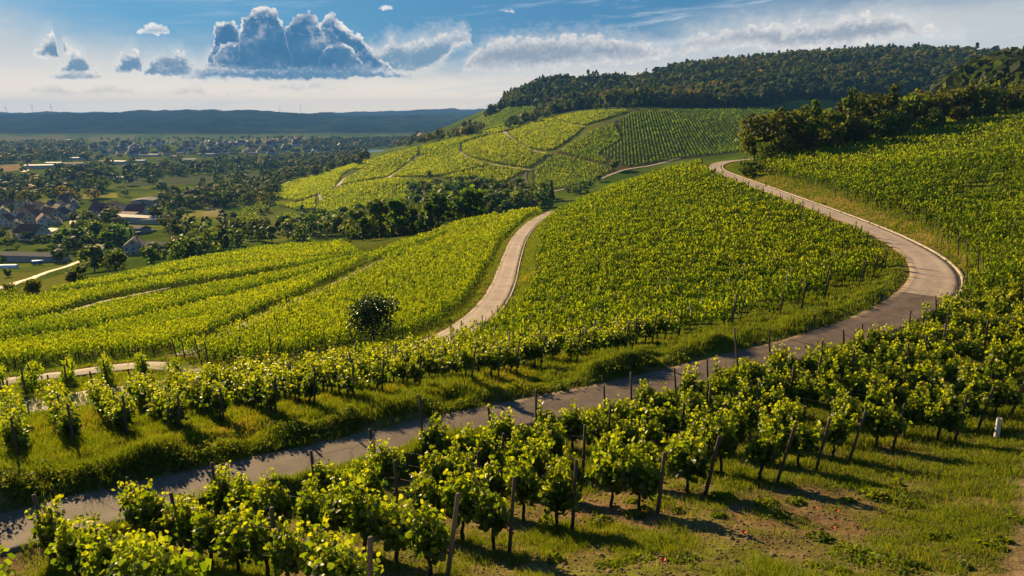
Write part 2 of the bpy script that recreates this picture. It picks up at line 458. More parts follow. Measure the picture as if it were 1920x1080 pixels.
def fit_terrain():
    r = np.hypot(CT[:, 0], CT[:, 1])
    q = np.stack([0.75 * np.log(r), np.arctan2(CT[:, 0], CT[:, 1])], 1)
    g = CT[:, 2] / r
    n = len(q)

    def phi(d2):
        return 0.5 * d2 * np.log(d2 + 1e-12)
    d2 = ((q[:, None] - q[None]) ** 2).sum(-1)
    A = np.zeros((n + 3, n + 3))
    A[:n, :n] = phi(d2) + np.eye(n) * 4e-4
    A[:n, n] = A[n, :n] = 1
    A[:n, n + 1:] = q
    A[n + 1:, :n] = q.T
    w = np.linalg.solve(A, np.concatenate([g, [0, 0, 0]]))
    lr = np.linspace(LR0, LR1, NR)
    th = np.linspace(TH0, TH1, NTH)
    # fit evaluated on a coarser grid, then refined bilinearly
    sr, st = 3, 4
    lrc, thc = np.linspace(LR0, LR1, NR // sr + 1), np.linspace(TH0, TH1, NTH // st + 1)
    G = np.zeros((len(lrc), len(thc)))
    for i, a in enumerate(lrc):
        qq = np.stack([np.full(len(thc), 0.75 * a), thc], 1)
        e2 = ((qq[:, None] - q[None]) ** 2).sum(-1)
        G[i] = phi(e2) @ w[:n] + w[n] + qq @ w[n + 1:]
    fi = (lr - LR0) / (LR1 - LR0) * (len(lrc) - 1)
    fj = (th - TH0) / (TH1 - TH0) * (len(thc) - 1)

    def cubic(G, f):
        i = np.clip(f.astype(int), 0, G.shape[0] - 2)
        t = (f - i)[:, None]
        p0, p1, p2, p3 = G[np.clip(i - 1, 0, None)], G[i], G[i + 1], G[np.clip(i + 2, None, G.shape[0] - 1)]
        return p1 + 0.5 * t * (p2 - p0 + t * (2 * p0 - 5 * p1 + 4 * p2 - p3 + t * (3 * (p1 - p2) + p3 - p0)))
    G = cubic(G, fi)
    G = cubic(G.T.copy(), fj).T
    rr = np.exp(lr)[:, None]
    Z = G * rr + CAMZ
    X = rr * np.sin(th)[None]
    Y = rr * np.cos(th)[None]
    return X, Y, Z


GX, GY, GZ = fit_terrain()
GR = np.hypot(GX, GY)
# small natural unevenness that grows with distance
GZ += smooth_noise(GX / 9, GY / 9, 1) * 0.5 * np.clip((GR - 25) / 200, 0, 1)
far = np.clip((GR - 250) / 1500, 0, 1)
GZ += smooth_noise(GX / 260, GY / 260, 2, 5) * (26 + 45 * np.clip((GR - 3000) / 800, 0, 1)) * far * np.clip((GZ - 16) / 50, 0, 1)


def H(x, y, grid=None):
    """ground height above the datum at plan points (bilinear on the polar grid)"""
    g = GZ if grid is None else grid
    x, y = np.asarray(x, float), np.asarray(y, float)
    r = np.clip(np.hypot(x, y), R0 * 1.0001, R1 * 0.999)
    th = np.clip(np.arctan2(x, y), TH0 + 1e-6, TH1 - 1e-6)
    fi = (np.log(r) - LR0) / (LR1 - LR0) * (NR - 1)
    fj = (th - TH0) / (TH1 - TH0) * (NTH - 1)
    i, j = np.clip(fi.astype(int), 0, NR - 2), np.clip(fj.astype(int), 0, NTH - 2)
    a, b = fi - i, fj - j
    return (g[i, j] * (1 - a) + g[i + 1, j] * a) * (1 - b) + (g[i, j + 1] * (1 - a) + g[i + 1, j + 1] * a) * b


def ground_at(u, v, rmin=8.0, rmax=14000.0):
    """first place where the line of sight through a picture point meets the ground"""
    dx, dy, dz = ray(u, v)
    h = math.hypot(dx, dy)
    t = np.exp(np.linspace(math.log(rmin), math.log(rmax), 3000)) / h
    d = CAMZ + dz * t - H(dx * t, dy * t)
    k = np.nonzero(d <= 0)[0]
    if len(k) == 0 or k[0] == 0:
        k = len(t) - 1 if len(k) == 0 else 0
        return dx * t[k], dy * t[k], float(H(dx * t[k], dy * t[k]))
    k = k[0]
    f = d[k - 1] / (d[k - 1] - d[k])
    tt = t[k - 1] + (t[k] - t[k - 1]) * f
    return dx * tt, dy * tt, float(H(dx * tt, dy * tt))


def spline(pts, step):
    """Catmull-Rom through 3-D points, resampled about every step metres"""
    p = np.array(pts, float)
    p = np.vstack([2 * p[0] - p[1], p, 2 * p[-1] - p[-2]])
    out = []
    for i in range(1, len(p) - 2):
        L = np.linalg.norm(p[i + 1] - p[i])
        n = max(2, int(L / step))
        t = np.linspace(0, 1, n, endpoint=False)[:, None]
        a, b, c, d = p[i - 1], p[i], p[i + 1], p[i + 2]
        out.append(b + 0.5 * t * (c - a + t * (2 * a - 5 * b + 4 * c - d + t * (3 * (b - c) + d - a))))
    out.append(p[-2][None])
    return np.vstack(out)


# ---- roads: centre lines, and the ground shaped to carry them
def road_line(rows, step=0.7):
    return spline([(x, y, z + CAMZ) for x, y, z in cz(*rows)], step)


L_main = road_line(ASPHALT[:-1] + CONCRETE, 0.7)
L_lower = road_line(LOWER, 0.8)
L_track = road_line(TRACK, 0.8)
L_up = road_line(TRACK_UP, 1.2)


def widths_main(L):
    """half width along the main road: wider in the bend"""
    u, v, d = project(L[:, 0], L[:, 1], L[:, 2])
    w = np.full(len(L), 1.45)
    w += 0.42 * np.exp(-((L[:, 1] - 52) / 14) ** 2) * (L[:, 0] > 10)
    return w


def smooth_line(L, n=6):
    k = np.ones(2 * n + 1) / (2 * n + 1)
    P_ = np.vstack([np.repeat(L[:1], n, 0), L, np.repeat(L[-1:], n, 0)])
    return np.stack([np.convolve(P_[:, i], k, 'valid') for i in range(3)], 1)


def carve(L, hw, reach):
    """level the ground across a road and ease it back into the slope"""
    lo, hi = L[:, :2].min(0) - reach - 3, L[:, :2].max(0) + reach + 3
    m = (GX > lo[0]) & (GX < hi[0]) & (GY > lo[1]) & (GY < hi[1])
    x, y = GX[m], GY[m]
    best = np.full(len(x), 1e9)
    bz = np.zeros(len(x))
    bw = np.zeros(len(x))
    for s in range(0, len(x), 20000):
        d2 = (x[s:s + 20000, None] - L[None, :, 0]) ** 2 + (y[s:s + 20000, None] - L[None, :, 1]) ** 2
        k = d2.argmin(1)
        best[s:s + 20000] = np.sqrt(d2[np.arange(len(k)), k])
        k0, k1 = np.clip(k - 1, 0, None), np.clip(k + 1, None, len(L) - 1)
        T = L[k1] - L[k0]
        tt = ((x[s:s + 20000] - L[k, 0]) * T[:, 0] + (y[s:s + 20000] - L[k, 1]) * T[:, 1]) / np.maximum(T[:, 0] ** 2 + T[:, 1] ** 2, 1e-6)
        bz[s:s + 20000] = L[k, 2] + np.clip(tt, -1, 1) * T[:, 2]
        bw[s:s + 20000] = hw[k]
    t = np.clip((best - bw - 0.25) / reach, 0, 1)
    w = 1 - t * t * (3 - 2 * t)
    z = GZ[m]
    GZ[m] = z * (1 - w) + bz * w
    D = np.full(GX.shape, 99.0)
    D[m] = best - bw
    return D


for _ in range(2):
    for _L in (L_main, L_lower, L_track, L_up):
        _L[:] = smooth_line(_L, 3)
D_up = carve(L_up, np.full(len(L_up), 0.9), 1.5)
D_track = carve(L_track, np.full(len(L_track), 1.2), 1.5)
D_lower = carve(L_lower, np.full(len(L_lower), 1.5), 2.0)
D_main = carve(L_main, widths_main(L_main), 2.2)

# the far verge of the asphalt road is a low bank, steep towards the road
_u, _v, _d = project(GX, GY, GZ)
_bank = (D_main > 0) & (D_main < 9) & (GR < 75) & ~in_poly_np(_u, _v, [(-400, 1400), (-400, 1120), (0, 1045), (430, 965), (800, 880), (1200, 785), (1560, 690), (1735, 620), (1800, 480), (2600, 400), (2600, 1400)]) & (_d > 3)
_b = np.clip((D_main - 0.35) / 0.9, 0, 1) * np.clip((7.5 - D_main) / 5.5, 0, 1)
_b = _b * np.clip(0.55 + 1.9 * smooth_noise(GX / 2.9, GY / 2.9, 51, 3), 0.05, 1.3) + np.clip((D_main - 0.5) / 1.0, 0, 1) * np.clip((8 - D_main) / 4, 0, 1) * smooth_noise(GX / 0.8, GY / 0.8, 52, 3) * 0.28
GZ += np.where(_bank, _b, 0) * np.clip((72 - GR) / 25, 0, 1)
_fore = (D_main > 0.3) & (GR < 45) & ~_bank
GZ += np.where(_fore, smooth_noise(GX / 1.1, GY / 1.1, 53, 4) * 0.22, 0) * np.clip((D_main - 0.3) / 1.5, 0, 1) * np.clip((45 - GR) / 15, 0, 1)


# ------------------------------------------------------------------ object helpers
def mesh_np(name, V, polys, mats, matidx=None, attrs=None, smooth=False):
    """mesh from arrays; polys is one (n,k) array or a list of them"""
    me = bpy.data.meshes.new(name)
    V = np.asarray(V, np.float32)
    pl = polys if isinstance(polys, list) else [polys]
    pl = [np.asarray(p, np.int32) for p in pl if len(p)]
    me.vertices.add(len(V))
    me.vertices.foreach_set('co', V.ravel())
    loops = np.concatenate([p.ravel() for p in pl])
    sizes = np.concatenate([np.full(len(p), p.shape[1], np.int32) for p in pl])
    me.loops.add(len(loops))
    me.loops.foreach_set('vertex_index', loops)
    me.polygons.add(len(sizes))
    starts = np.zeros(len(sizes), np.int32)
    starts[1:] = np.cumsum(sizes)[:-1]
    me.polygons.foreach_set('loop_start', starts)
    if matidx is not None:
        me.polygons.foreach_set('material_index', np.asarray(matidx, np.int32))
    if smooth:
        me.polygons.foreach_set('use_smooth', np.ones(len(sizes), bool))
    for m in (mats if isinstance(mats, (list, tuple)) else [mats]):
        me.materials.append(m)
    for k, a in (attrs or {}).items():
        a = np.asarray(a, np.float32)
        if a.ndim == 1:
            at = me.attributes.new(k, 'FLOAT', 'POINT')
            at.data.foreach_set('value', a)
        else:
            at = me.color_attributes.new(k, 'FLOAT_COLOR', 'POINT')
            if a.shape[1] == 3:
                a = np.concatenate([a, np.ones((len(a), 1), np.float32)], 1)
            at.data.foreach_set('color', a.ravel())
    me.update(calc_edges=True)
    return me


def link(name, data, parent=None, loc=(0, 0, 0), rz=0.0, scale=None):
    o = bpy.data.objects.new(name, data)
    COL.objects.link(o)
    o.location = loc
    o.rotation_euler = (0, 0, rz)
    if scale is not None:
        o.scale = scale if hasattr(scale, '__len__') else (scale,) * 3
    if parent is not None:
        o.parent = parent
    return o


def tag(o, label=None, cat=None, group=None, kind=None):
    for k, val in (('label', label), ('category', cat), ('group', group), ('kind', kind)):
        if val:
            o[k] = val
    return o


WORDS = ['', 'first', 'second', 'third', 'fourth', 'fifth', 'sixth', 'seventh', 'eighth', 'ninth', 'tenth', 'eleventh', 'twelfth', 'thirteenth', 'fourteenth',
         'fifteenth', 'sixteenth', 'seventeenth', 'eighteenth', 'nineteenth', 'twentieth']
TENS = {2: 'twenty', 3: 'thirty', 4: 'forty', 5: 'fifty', 6: 'sixty', 7: 'seventy', 8: 'eighty', 9: 'ninety'}


def nth(n):
    if n <= 20:
        return WORDS[n]
    if n % 10 == 0:
        return TENS[n // 10][:-1] + 'ieth' if n < 100 else 'last'
    return TENS[n // 10] + '-' + WORDS[n % 10] if n < 100 else 'last'


class MB:
    """collects boxes, tubes, prisms into one mesh"""

    def __init__(self):
        self.v, self.q, self.t, self.ng = [], [], [], []

    def box(self, x0, x1, y0, y1, z0, z1):
        b = len(self.v)
        self.v += [(x0, y0, z0), (x1, y0, z0), (x1, y1, z0), (x0, y1, z0), (x0, y0, z1), (x1, y0, z1), (x1, y1, z1), (x0, y1, z1)]
        self.q += [[b + i for i in f] for f in ((3, 2, 1, 0), (4, 5, 6, 7), (0, 1, 5, 4), (1, 2, 6, 5), (2, 3, 7, 6), (3, 0, 4, 7))]
        return self

    def tube(self, path, radii, sides=7, cap=True):
        path = [Vector(p) for p in path]
        rings = []
        ref = Vector((0, 0, 1))
        for i, p in enumerate(path):
            d = (path[min(i + 1, len(path) - 1)] - path[max(i - 1, 0)]).normalized()
            a = d.cross(ref if abs(d.z) < 0.9 else Vector((1, 0, 0))).normalized()
            b_ = d.cross(a)
            r = radii[i] if hasattr(radii, '__len__') else radii
            k = len(self.v)
            for s in range(sides):
                an = 2 * pi * s / sides
                self.v.append(tuple(p + (a * cos(an) + b_ * sin(an)) * r))
            rings.append(k)
        for r0, r1 in zip(rings, rings[1:]):
            for s in range(sides):
                self.q.append([r0 + s, r0 + (s + 1) % sides, r1 + (s + 1) % sides, r1 + s])
        if cap:
            for k, flip in ((rings[0], True), (rings[-1], False)):
                c = len(self.v)
                self.v.append(tuple(sum((Vector(self.v[k + s]) for s in range(sides)), Vector()) / sides))
                for s in range(sides):
                    f = [k + s, k + (s + 1) % sides, c]
                    self.t.append(f[::-1] if flip else f)
        return self

    def poly(self, pts):
        b = len(self.v)
        self.v += [tuple(p) for p in pts]
        f = [b + i for i in range(len(pts))]
        (self.q if len(f) == 4 else self.t if len(f) == 3 else self.ng).append(f)
        return self

    def mesh(self, name, mats, smooth=False):
        pl = []
        if self.q:
            pl.append(np.array(self.q))
        if self.t:
            pl.append(np.array(self.t))
        for f in self.ng:
            pl.append(np.array([f]))
        return mesh_np(name, self.v, pl, mats, smooth=smooth)


def in_poly(u, v, poly):
    """vectorised point in polygon"""
    p = np.array(poly, float)
    x0, y0 = p[:, 0], p[:, 1]
    x1, y1 = np.roll(x0, -1), np.roll(y0, -1)
    ins = np.zeros(u.shape, bool)
    for a, b, c, d in zip(x0, y0, x1, y1):
        if b == d:
            continue
        k = ((b > v) != (d > v)) & (u < (c - a) * (v - b) / (d - b) + a)
        ins ^= k
    return ins


def plan_poly(pix, rmin=8.0, rmax=9000.0, sub=4):
    """picture polygon -> the plan polygon it covers on the ground"""
    out = []
    n = len(pix)
    for i in range(n):
        (a, b), (c, d) = pix[i], pix[(i + 1) % n]
        for k in range(sub):
            t = k / sub
            x, y, z = ground_at(a + (c - a) * t, b + (d - b) * t, rmin, rmax)
            out.append((x, y))
    return np.array(out)


# ------------------------------------------------------------------ materials
def new_mat(name):
    m = bpy.data.materials.new(name)
    m.use_nodes = True
    m.node_tree.nodes.clear()
    n = NT(m.node_tree)
    out = n.add('ShaderNodeOutputMaterial')
    return m, n, out


def principled(n, out, color, rough=0.85, bump=None, bump_dist=0.02, spec=0.3, metallic=0.0):
    b = n.add('ShaderNodeBsdfPrincipled')
    n.put(b.inputs['Base Color'], color)
    n.put(b.inputs['Roughness'], rough)
    n.put(b.inputs['Specular IOR Level'], spec)
    n.put(b.inputs['Metallic'], metallic)
    if bump is not None:
        bp = n.add('ShaderNodeBump')
        bp.inputs['Distance'].default_value = bump_dist
        bp.inputs['Strength'].default_value = 0.8
        n.put(bp.inputs['Height'], bump)
        n.l.new(bp.outputs[0], b.inputs['Normal'])
    n.l.new(b.outputs[0], out.inputs[0])
    return b


def plain(name, color, rough=0.8, var=0.15, scale=3.0, spec=0.3, metallic=0.0, objvar=0.0):
    m, n, out = new_mat(name)
    tcx = n.add('ShaderNodeTexCoord')
    nz = n.noise(tcx.outputs['Object'], scale, 4, 0.6)
    c = n.mix(nz, tuple(x * (1 - var) for x in color), tuple(min(1, x * (1 + var)) for x in color))
    if objvar:
        oi = n.add('ShaderNodeObjectInfo')
        hs = n.add('ShaderNodeHueSaturation')
        n.put(hs.inputs['Value'], n.mapr(oi.outputs['Random'], 0, 1, 1 - objvar, 1 + objvar, False))
        n.put(hs.inputs['Hue'], n.mapr(n.math('FRACT', n.math('MULTIPLY', oi.outputs['Random'], 7.31)), 0, 1, 0.5 - objvar * 0.06, 0.5 + objvar * 0.06, False))
        n.put(hs.inputs['Color'], c)
        c = hs.outputs[0]
    principled(n, out, c, rough, spec=spec, metallic=metallic)
    return m


def leaf_mat(name, stops, trans=0.5, tcol=1.6, rough=0.45, spec=0.35, objvar=0.0, huevar=0.0):
    """leaves: a colour from the per-leaf tint, light shining through when lit from behind"""
    m, n, out = new_mat(name)
    at = n.add('ShaderNodeAttribute', attribute_name='tint')
    c = n.ramp(at.outputs['Fac'], stops)
    if objvar:
        oi = n.add('ShaderNodeObjectInfo')
        hs = n.add('ShaderNodeHueSaturation')
        n.put(hs.inputs['Value'], n.mapr(oi.outputs['Random'], 0, 1, 1 - objvar, 1 + objvar, False))
        n.put(hs.inputs['Hue'], n.mapr(n.math('FRACT', n.math('MULTIPLY', oi.outputs['Random'], 5.77)), 0, 1, 0.5 - huevar, 0.5 + huevar * 0.7, False))
        n.put(hs.inputs['Color'], c)
        c = hs.outputs[0]
    b = n.add('ShaderNodeBsdfPrincipled')
    n.put(b.inputs['Base Color'], c)
    b.inputs['Roughness'].default_value = rough
    b.inputs['Specular IOR Level'].default_value = spec
    t = n.add('ShaderNodeBsdfTranslucent')
    n.put(t.inputs[0], n.mix(1.0, c, (tcol * 1.0, tcol, tcol * 0.30), 'MULTIPLY'))
    mx = n.add('ShaderNodeMixShader')
    mx.inputs[0].default_value = trans
    n.l.new(b.outputs[0], mx.inputs[1])
    n.l.new(t.outputs[0], mx.inputs[2])
    n.l.new(mx.outputs[0], out.inputs[0])
    return m


M = {}
VST = [(0.0, (0.030, 0.065, 0.005)), (0.5, (0.090, 0.135, 0.007)), (1.0, (0.220, 0.240, 0.012))]
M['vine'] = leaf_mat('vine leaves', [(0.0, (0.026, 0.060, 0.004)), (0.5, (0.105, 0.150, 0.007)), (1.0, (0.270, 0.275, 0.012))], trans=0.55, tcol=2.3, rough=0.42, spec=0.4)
M['vine_far'] = leaf_mat('vine leaves far', VST, trans=0.55, tcol=2.2, rough=0.7, spec=0.1)
M['grass'] = leaf_mat('grass blades', [(0.0, (0.055, 0.090, 0.008)), (0.5, (0.145, 0.180, 0.012)), (0.8, (0.23, 0.19, 0.03)), (1.0, (0.32, 0.20, 0.07))], trans=0.5, tcol=1.7, rough=0.6, spec=0.2)
M['tree'] = leaf_mat('broad leaves', [(0.0, (0.028, 0.058, 0.007)), (0.5, (0.070, 0.115, 0.009)), (1.0, (0.150, 0.185, 0.014))], trans=0.48, tcol=2.0, rough=0.6, spec=0.2, objvar=0.35, huevar=0.03)
M['pine'] = leaf_mat('pine foliage', [(0.0, (0.030, 0.052, 0.008)), (0.5, (0.085, 0.110, 0.011)), (1.0, (0.190, 0.170, 0.020))], trans=0.5, tcol=2.0, rough=0.6, spec=0.2, objvar=0.3, huevar=0.03)
M['forest'] = leaf_mat('forest leaves', [(0.0, (0.018, 0.036, 0.008)), (0.5, (0.055, 0.078, 0.012)), (0.75, (0.13, 0.125, 0.018)), (1.0, (0.20, 0.13, 0.035))], trans=0.42, tcol=1.7, rough=0.7, spec=0.15)
M['walnut'] = leaf_mat('walnut leaves', [(0.0, (0.012, 0.034, 0.004)), (0.6, (0.028, 0.062, 0.006)), (1.0, (0.08, 0.115, 0.009))], trans=0.3, tcol=1.5, rough=0.45, spec=0.4)
M['vine_bark'] = plain('vine bark', (0.050, 0.034, 0.024), 0.95, 0.4, 30)
M['bark'] = plain('bark', (0.045, 0.033, 0.024), 0.95, 0.35, 8)
M['post'] = plain('weathered timber', (0.105, 0.075, 0.050), 0.9, 0.35, 12, objvar=0.3)
M['stake'] = plain('grey metal stake', (0.16, 0.16, 0.15), 0.6, 0.2, 20)
M['wire'] = plain('galvanised wire', (0.24, 0.22, 0.18), 0.6, 0.1, 5, metallic=0.2)
M['poppy'] = plain('poppy petals', (0.62, 0.035, 0.012), 0.6, 0.1, 20)
M['tube'] = plain('pale plastic tube', (0.62, 0.60, 0.56), 0.6, 0.1, 5)
M['wall'] = plain('rendered wall', (0.42, 0.40, 0.35), 0.9, 0.1, 1.5, objvar=0.25)
M['roof_red'] = plain('clay tile roof', (0.15, 0.062, 0.042), 0.85, 0.3, 2.5, objvar=0.35)
M['roof_dark'] = plain('dark slate roof', (0.055, 0.050, 0.052), 0.75, 0.25, 2.5, objvar=0.3)
M['roof_white'] = plain('pale sheet roof', (0.36, 0.355, 0.35), 0.75, 0.08, 0.5, spec=0.2, objvar=0.25)
M['roof_grey'] = plain('grey sheet roof', (0.085, 0.085, 0.10), 0.9, 0.12, 0.6, spec=0.1)
M['window'] = plain('window glass', (0.03, 0.035, 0.045), 0.15, 0.1, 1, spec=0.6)
M['frame'] = plain('timber frame', (0.09, 0.05, 0.03), 0.8, 0.2, 3)
M['white_metal'] = plain('white painted metal', (0.75, 0.76, 0.78), 0.5, 0.03, 1)
M['crane'] = plain('yellow crane steel', (0.45, 0.27, 0.05), 0.6, 0.1, 1)
M['car_body'] = plain('car paint', (0.5, 0.5, 0.52), 0.25, 0.05, 1, spec=0.6, objvar=0.6)
M['tyre'] = plain('tyre rubber', (0.02, 0.02, 0.02), 0.9, 0.1, 1)
M['tarp'] = plain('blue tarpaulin', (0.05, 0.16, 0.42), 0.5, 0.1, 1)

# ---- ground material: cover colour per place, broken up at several scales
m, n, out = new_mat('ground cover')
at = n.add('ShaderNodeAttribute', attribute_name='cover')
geo = n.add('ShaderNodeNewGeometry')
pos = geo.outputs['Position']
nf = n.noise(pos, 9.0, 5, 0.65)
nm = n.noise(pos, 1.1, 5, 0.6)
nl = n.noise(pos, 0.035, 4, 0.6)
v1 = n.mapr(nf, 0.25, 0.75, 0.55, 1.5, False)
v2 = n.mapr(nm, 0.25, 0.75, 0.65, 1.4, False)
v3 = n.mapr(nl, 0.3, 0.7, 0.8, 1.22, False)
vv = n.math('MULTIPLY', n.math('MULTIPLY', v1, v2), v3)
c = n.mix(1.0, at.outputs['Color'], n.xyz(vv, vv, vv), 'MULTIPLY')
c = n.mix(n.mapr(n.noise(pos, 0.6, 4, 0.6), 0.52, 0.72, 0, 0.35), c, n.mix(1.0, c, (1.3, 1.08, 0.8), 'MULTIPLY'))
principled(n, out, c, 0.95, bump=n.math('ADD', n.math('MULTIPLY', nf, 0.5), nm), bump_dist=0.12, spec=0.0)
M['ground'] = m


def road_mat(name, c0, c1, crack=0.5, slab=None):
    m, n, out = new_mat(name)
    geo = n.add('ShaderNodeNewGeometry')
    pos = geo.outputs['Position']
    a = n.noise(pos, 35.0, 4, 0.7)
    b = n.noise(pos, 0.9, 5, 0.6)
    c = n.mix(n.mapr(b, 0.3, 0.7), c0, c1)
    k = n.mapr(a, 0.3, 0.75, 0.7, 1.28, False)
    c = n.mix(1.0, c, n.xyz(k, k, k), 'MULTIPLY')
    vo = n.add('ShaderNodeTexVoronoi', feature='DISTANCE_TO_EDGE')
    n.put(vo.inputs['Vector'], n.mix(0.25, pos, n.noise(pos, 1.5, 4, 0.6, out=1)))
    vo.inputs['Scale'].default_value = 0.42
    cr = n.mapr(vo.outputs['Distance'], 0.0, 0.018, crack, 0.0)
    c = n.mix(cr, c, tuple(x * 0.3 for x in c0))
    # dusty edges, tyre-worn middle
    ea = n.add('ShaderNodeAttribute', attribute_name='edge')
    dust = n.math('MULTIPLY', n.mapr(n.math('ADD', ea.outputs['Fac'], n.math('MULTIPLY', n.math('SUBTRACT', b, 0.5), 0.9)), 0.62, 1.05), 0.8)
    patch = n.noise(pos, 0.28, 3, 0.5)
    c = n.mix(n.mapr(patch, 0.56, 0.60, 0, 0.35), c, tuple(x * 0.62 for x in c0))
    wheel = n.mapr(n.math('ABSOLUTE', n.math('SUBTRACT', ea.outputs['Fac'], 0.5)), 0.0, 0.28, 0.22, 0.0)
    c = n.mix(wheel, c, tuple(min(1, x * 1.5) for x in c1))
    c = n.mix(dust, c, (0.19, 0.135, 0.075))
    if slab:
        sa = n.add('ShaderNodeAttribute', attribute_name='along')
        fr = n.math('FRACT', n.math('DIVIDE', sa.outputs['Fac'], slab))
        c = n.mix(n.math('MULTIPLY', n.mapr(fr, 0.0, 0.012, 1.0, 0.0), 0.7), c, (0.08, 0.06, 0.045))
        rnd = n.math('FRACT', n.math('MULTIPLY', n.math('SINE', n.math('MULTIPLY', n.math('FLOOR', n.math('DIVIDE', sa.outputs['Fac'], slab)), 12.9)), 437.5))
        kk = n.mapr(rnd, 0, 1, 0.9, 1.1, False)
        c = n.mix(1.0, c, n.xyz(kk, kk, kk), 'MULTIPLY')
    principled(n, out, c, 0.8, bump=n.math('ADD', a, n.math('MULTIPLY', cr, -0.6)), bump_dist=0.012, spec=0.35)
    return m


M['asphalt'] = road_mat('worn asphalt', (0.118, 0.082, 0.060), (0.180, 0.128, 0.092), 0.75)
M['concrete'] = road_mat('pale concrete', (0.42, 0.325, 0.245), (0.52, 0.405, 0.31), 0.3, slab=5.0)
M['kerb'] = plain('concrete kerb', (0.42, 0.35, 0.28), 0.85, 0.2, 2)
M['dirt'] = road_mat('pale gravel', (0.36, 0.28, 0.19), (0.46, 0.36, 0.25), 0.0)
M['gravel'] = road_mat('trodden gravel', (0.17, 0.13, 0.09), (0.24, 0.18, 0.125), 0.0)
M['dark_grass'] = plain('rough dark grass', (0.050, 0.058, 0.014), 0.95, 0.4, 0.5)
M['dark_dirt'] = road_mat('earth track', (0.075, 0.055, 0.042), (0.11, 0.085, 0.06), 0.0)


# ------------------------------------------------------------------ ground cover
gu, gv, gd = project(GX, GY, GZ)
cover = np.zeros(GX.shape + (3,), np.float32)
n1 = smooth_noise(GX / 6.0, GY / 6.0, 21)
n2 = smooth_noise(GX / 1.3, GY / 1.3, 22)
n3 = smooth_noise(GX / 45.0, GY / 45.0, 23)
n4 = smooth_noise(GX / 160.0, GY / 160.0, 24, 5)


def lerp(a, b, t):
    t = np.clip(t, 0, 1)[..., None]
    return np.asarray(a, np.float32) * (1 - t) + np.asarray(b, np.float32) * t


GRASS = (0.078, 0.110, 0.010)
DRY = (0.155, 0.125, 0.035)
SOIL = (0.150, 0.092, 0.048)
cover[:] = lerp(GRASS, DRY, n1 * 1.3 + n2 * 0.7 + 0.06)
mid = (GR > 230)
# valley floor: a patchwork of meadow, stubble, gardens
patch = lerp((0.055, 0.092, 0.010), (0.155, 0.185, 0.020), n3 * 1.7 + n4 * 1.2 + 0.42)
patch = lerp(patch, (0.17, 0.145, 0.07), (n4 - 0.2) * 5)
t_mid = np.clip((GR - 240) / 120, 0, 1)
cover = lerp(cover, patch, t_mid)
# wooded far hills and ridge
hills = (GZ > 26) & (GR > 2600)
far_wood = lerp((0.006, 0.012, 0.006), (0.030, 0.042, 0.014), smooth_noise(GX / 90, GY / 90, 31, 5) * 2.2 + smooth_noise(GX / 500, GY / 300, 32, 3) * 1.2 + 0.45)
clear = np.clip((smooth_noise(GX / 420, GY / 160, 33, 3) - 0.25) * 8, 0, 1) * (GR < 6000)
far_wood = lerp(far_wood, (0.07, 0.08, 0.03), clear)
cover = lerp(cover, far_wood, np.clip((GZ - 15) / 6, 0, 1) * np.clip((GR - 2900) / 500, 0, 1))


def paint(poly, rmin, rmax, colour, var=0.25, amount=1.0):
    m = (GR > rmin) & (GR < rmax)
    m[m] &= in_poly(gu[m], gv[m], poly)
    k = 1 + var * 2 * (n3[m] * 0.6 + n1[m] * 0.5)
    c = np.asarray(colour, np.float32) * k[:, None]
    cover[m] = cover[m] * (1 - amount) + c * amount
    return m


RIDGE = [(860, 262), (905, 225), (935, 205), (960, 178), (1000, 160), (1200, 152), (1290, 130), (1400, 112), (1620, 90), (1750, 80), (1960, 95), (2300, 100), (2300, 200), (1950, 190), (1700, 190), (1500, 186), (1440, 200), (1200, 205), (1150, 200), (1090, 206), (1040, 214), (1000, 218), (990, 232), (930, 240)]
paint(RIDGE, 880, 2600, (0.022, 0.036, 0.012))
paint([(1750, 190), (1960, 130), (2400, 120), (2400, 190), (1950, 190)], 430, 900, (0.024, 0.036, 0.012))
SPUR = [(862, 250), (905, 226), (945, 204), (1000, 200), (1018, 214), (985, 232), (930, 245), (880, 252)]
paint(SPUR, 1000, 1700, (0.085, 0.105, 0.025))
# vineyard hill beyond the ravine
HILL = [(505, 372), (512, 352), (545, 338), (600, 322), (700, 298), (790, 274), (860, 258), (975, 232), (1030, 224), (1090, 214), (1187, 206), (1270, 206), (1440, 206), (1560, 205), (1560, 290), (1400, 285), (1290, 298), (1170, 318), (1120, 340),
        (1050, 358), (1000, 362), (960, 345), (880, 335), (790, 352), (770, 372), (690, 392), (610, 402), (560, 395), (520, 385)]
PAINTED_SHADE = [(1187, 206), (1560, 204), (1560, 290), (1400, 285), (1290, 298), (1170, 318), (1120, 340), (1050, 358), (1000, 362), (996, 320), (1020, 300), (1047, 284), (1107, 246), (1160, 222)]
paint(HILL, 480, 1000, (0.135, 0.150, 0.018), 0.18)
paint(PAINTED_SHADE, 450, 1000, (0.070, 0.066, 0.024), 0.2)  # cloud shadow on the hill's right flank, painted as darker brown ground
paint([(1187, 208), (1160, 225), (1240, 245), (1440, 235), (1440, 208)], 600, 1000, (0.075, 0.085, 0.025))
paint([(1010, 318), (1045, 290), (1150, 318), (1120, 338), (1050, 356), (1003, 358)], 450, 800, (0.110, 0.115, 0.024))
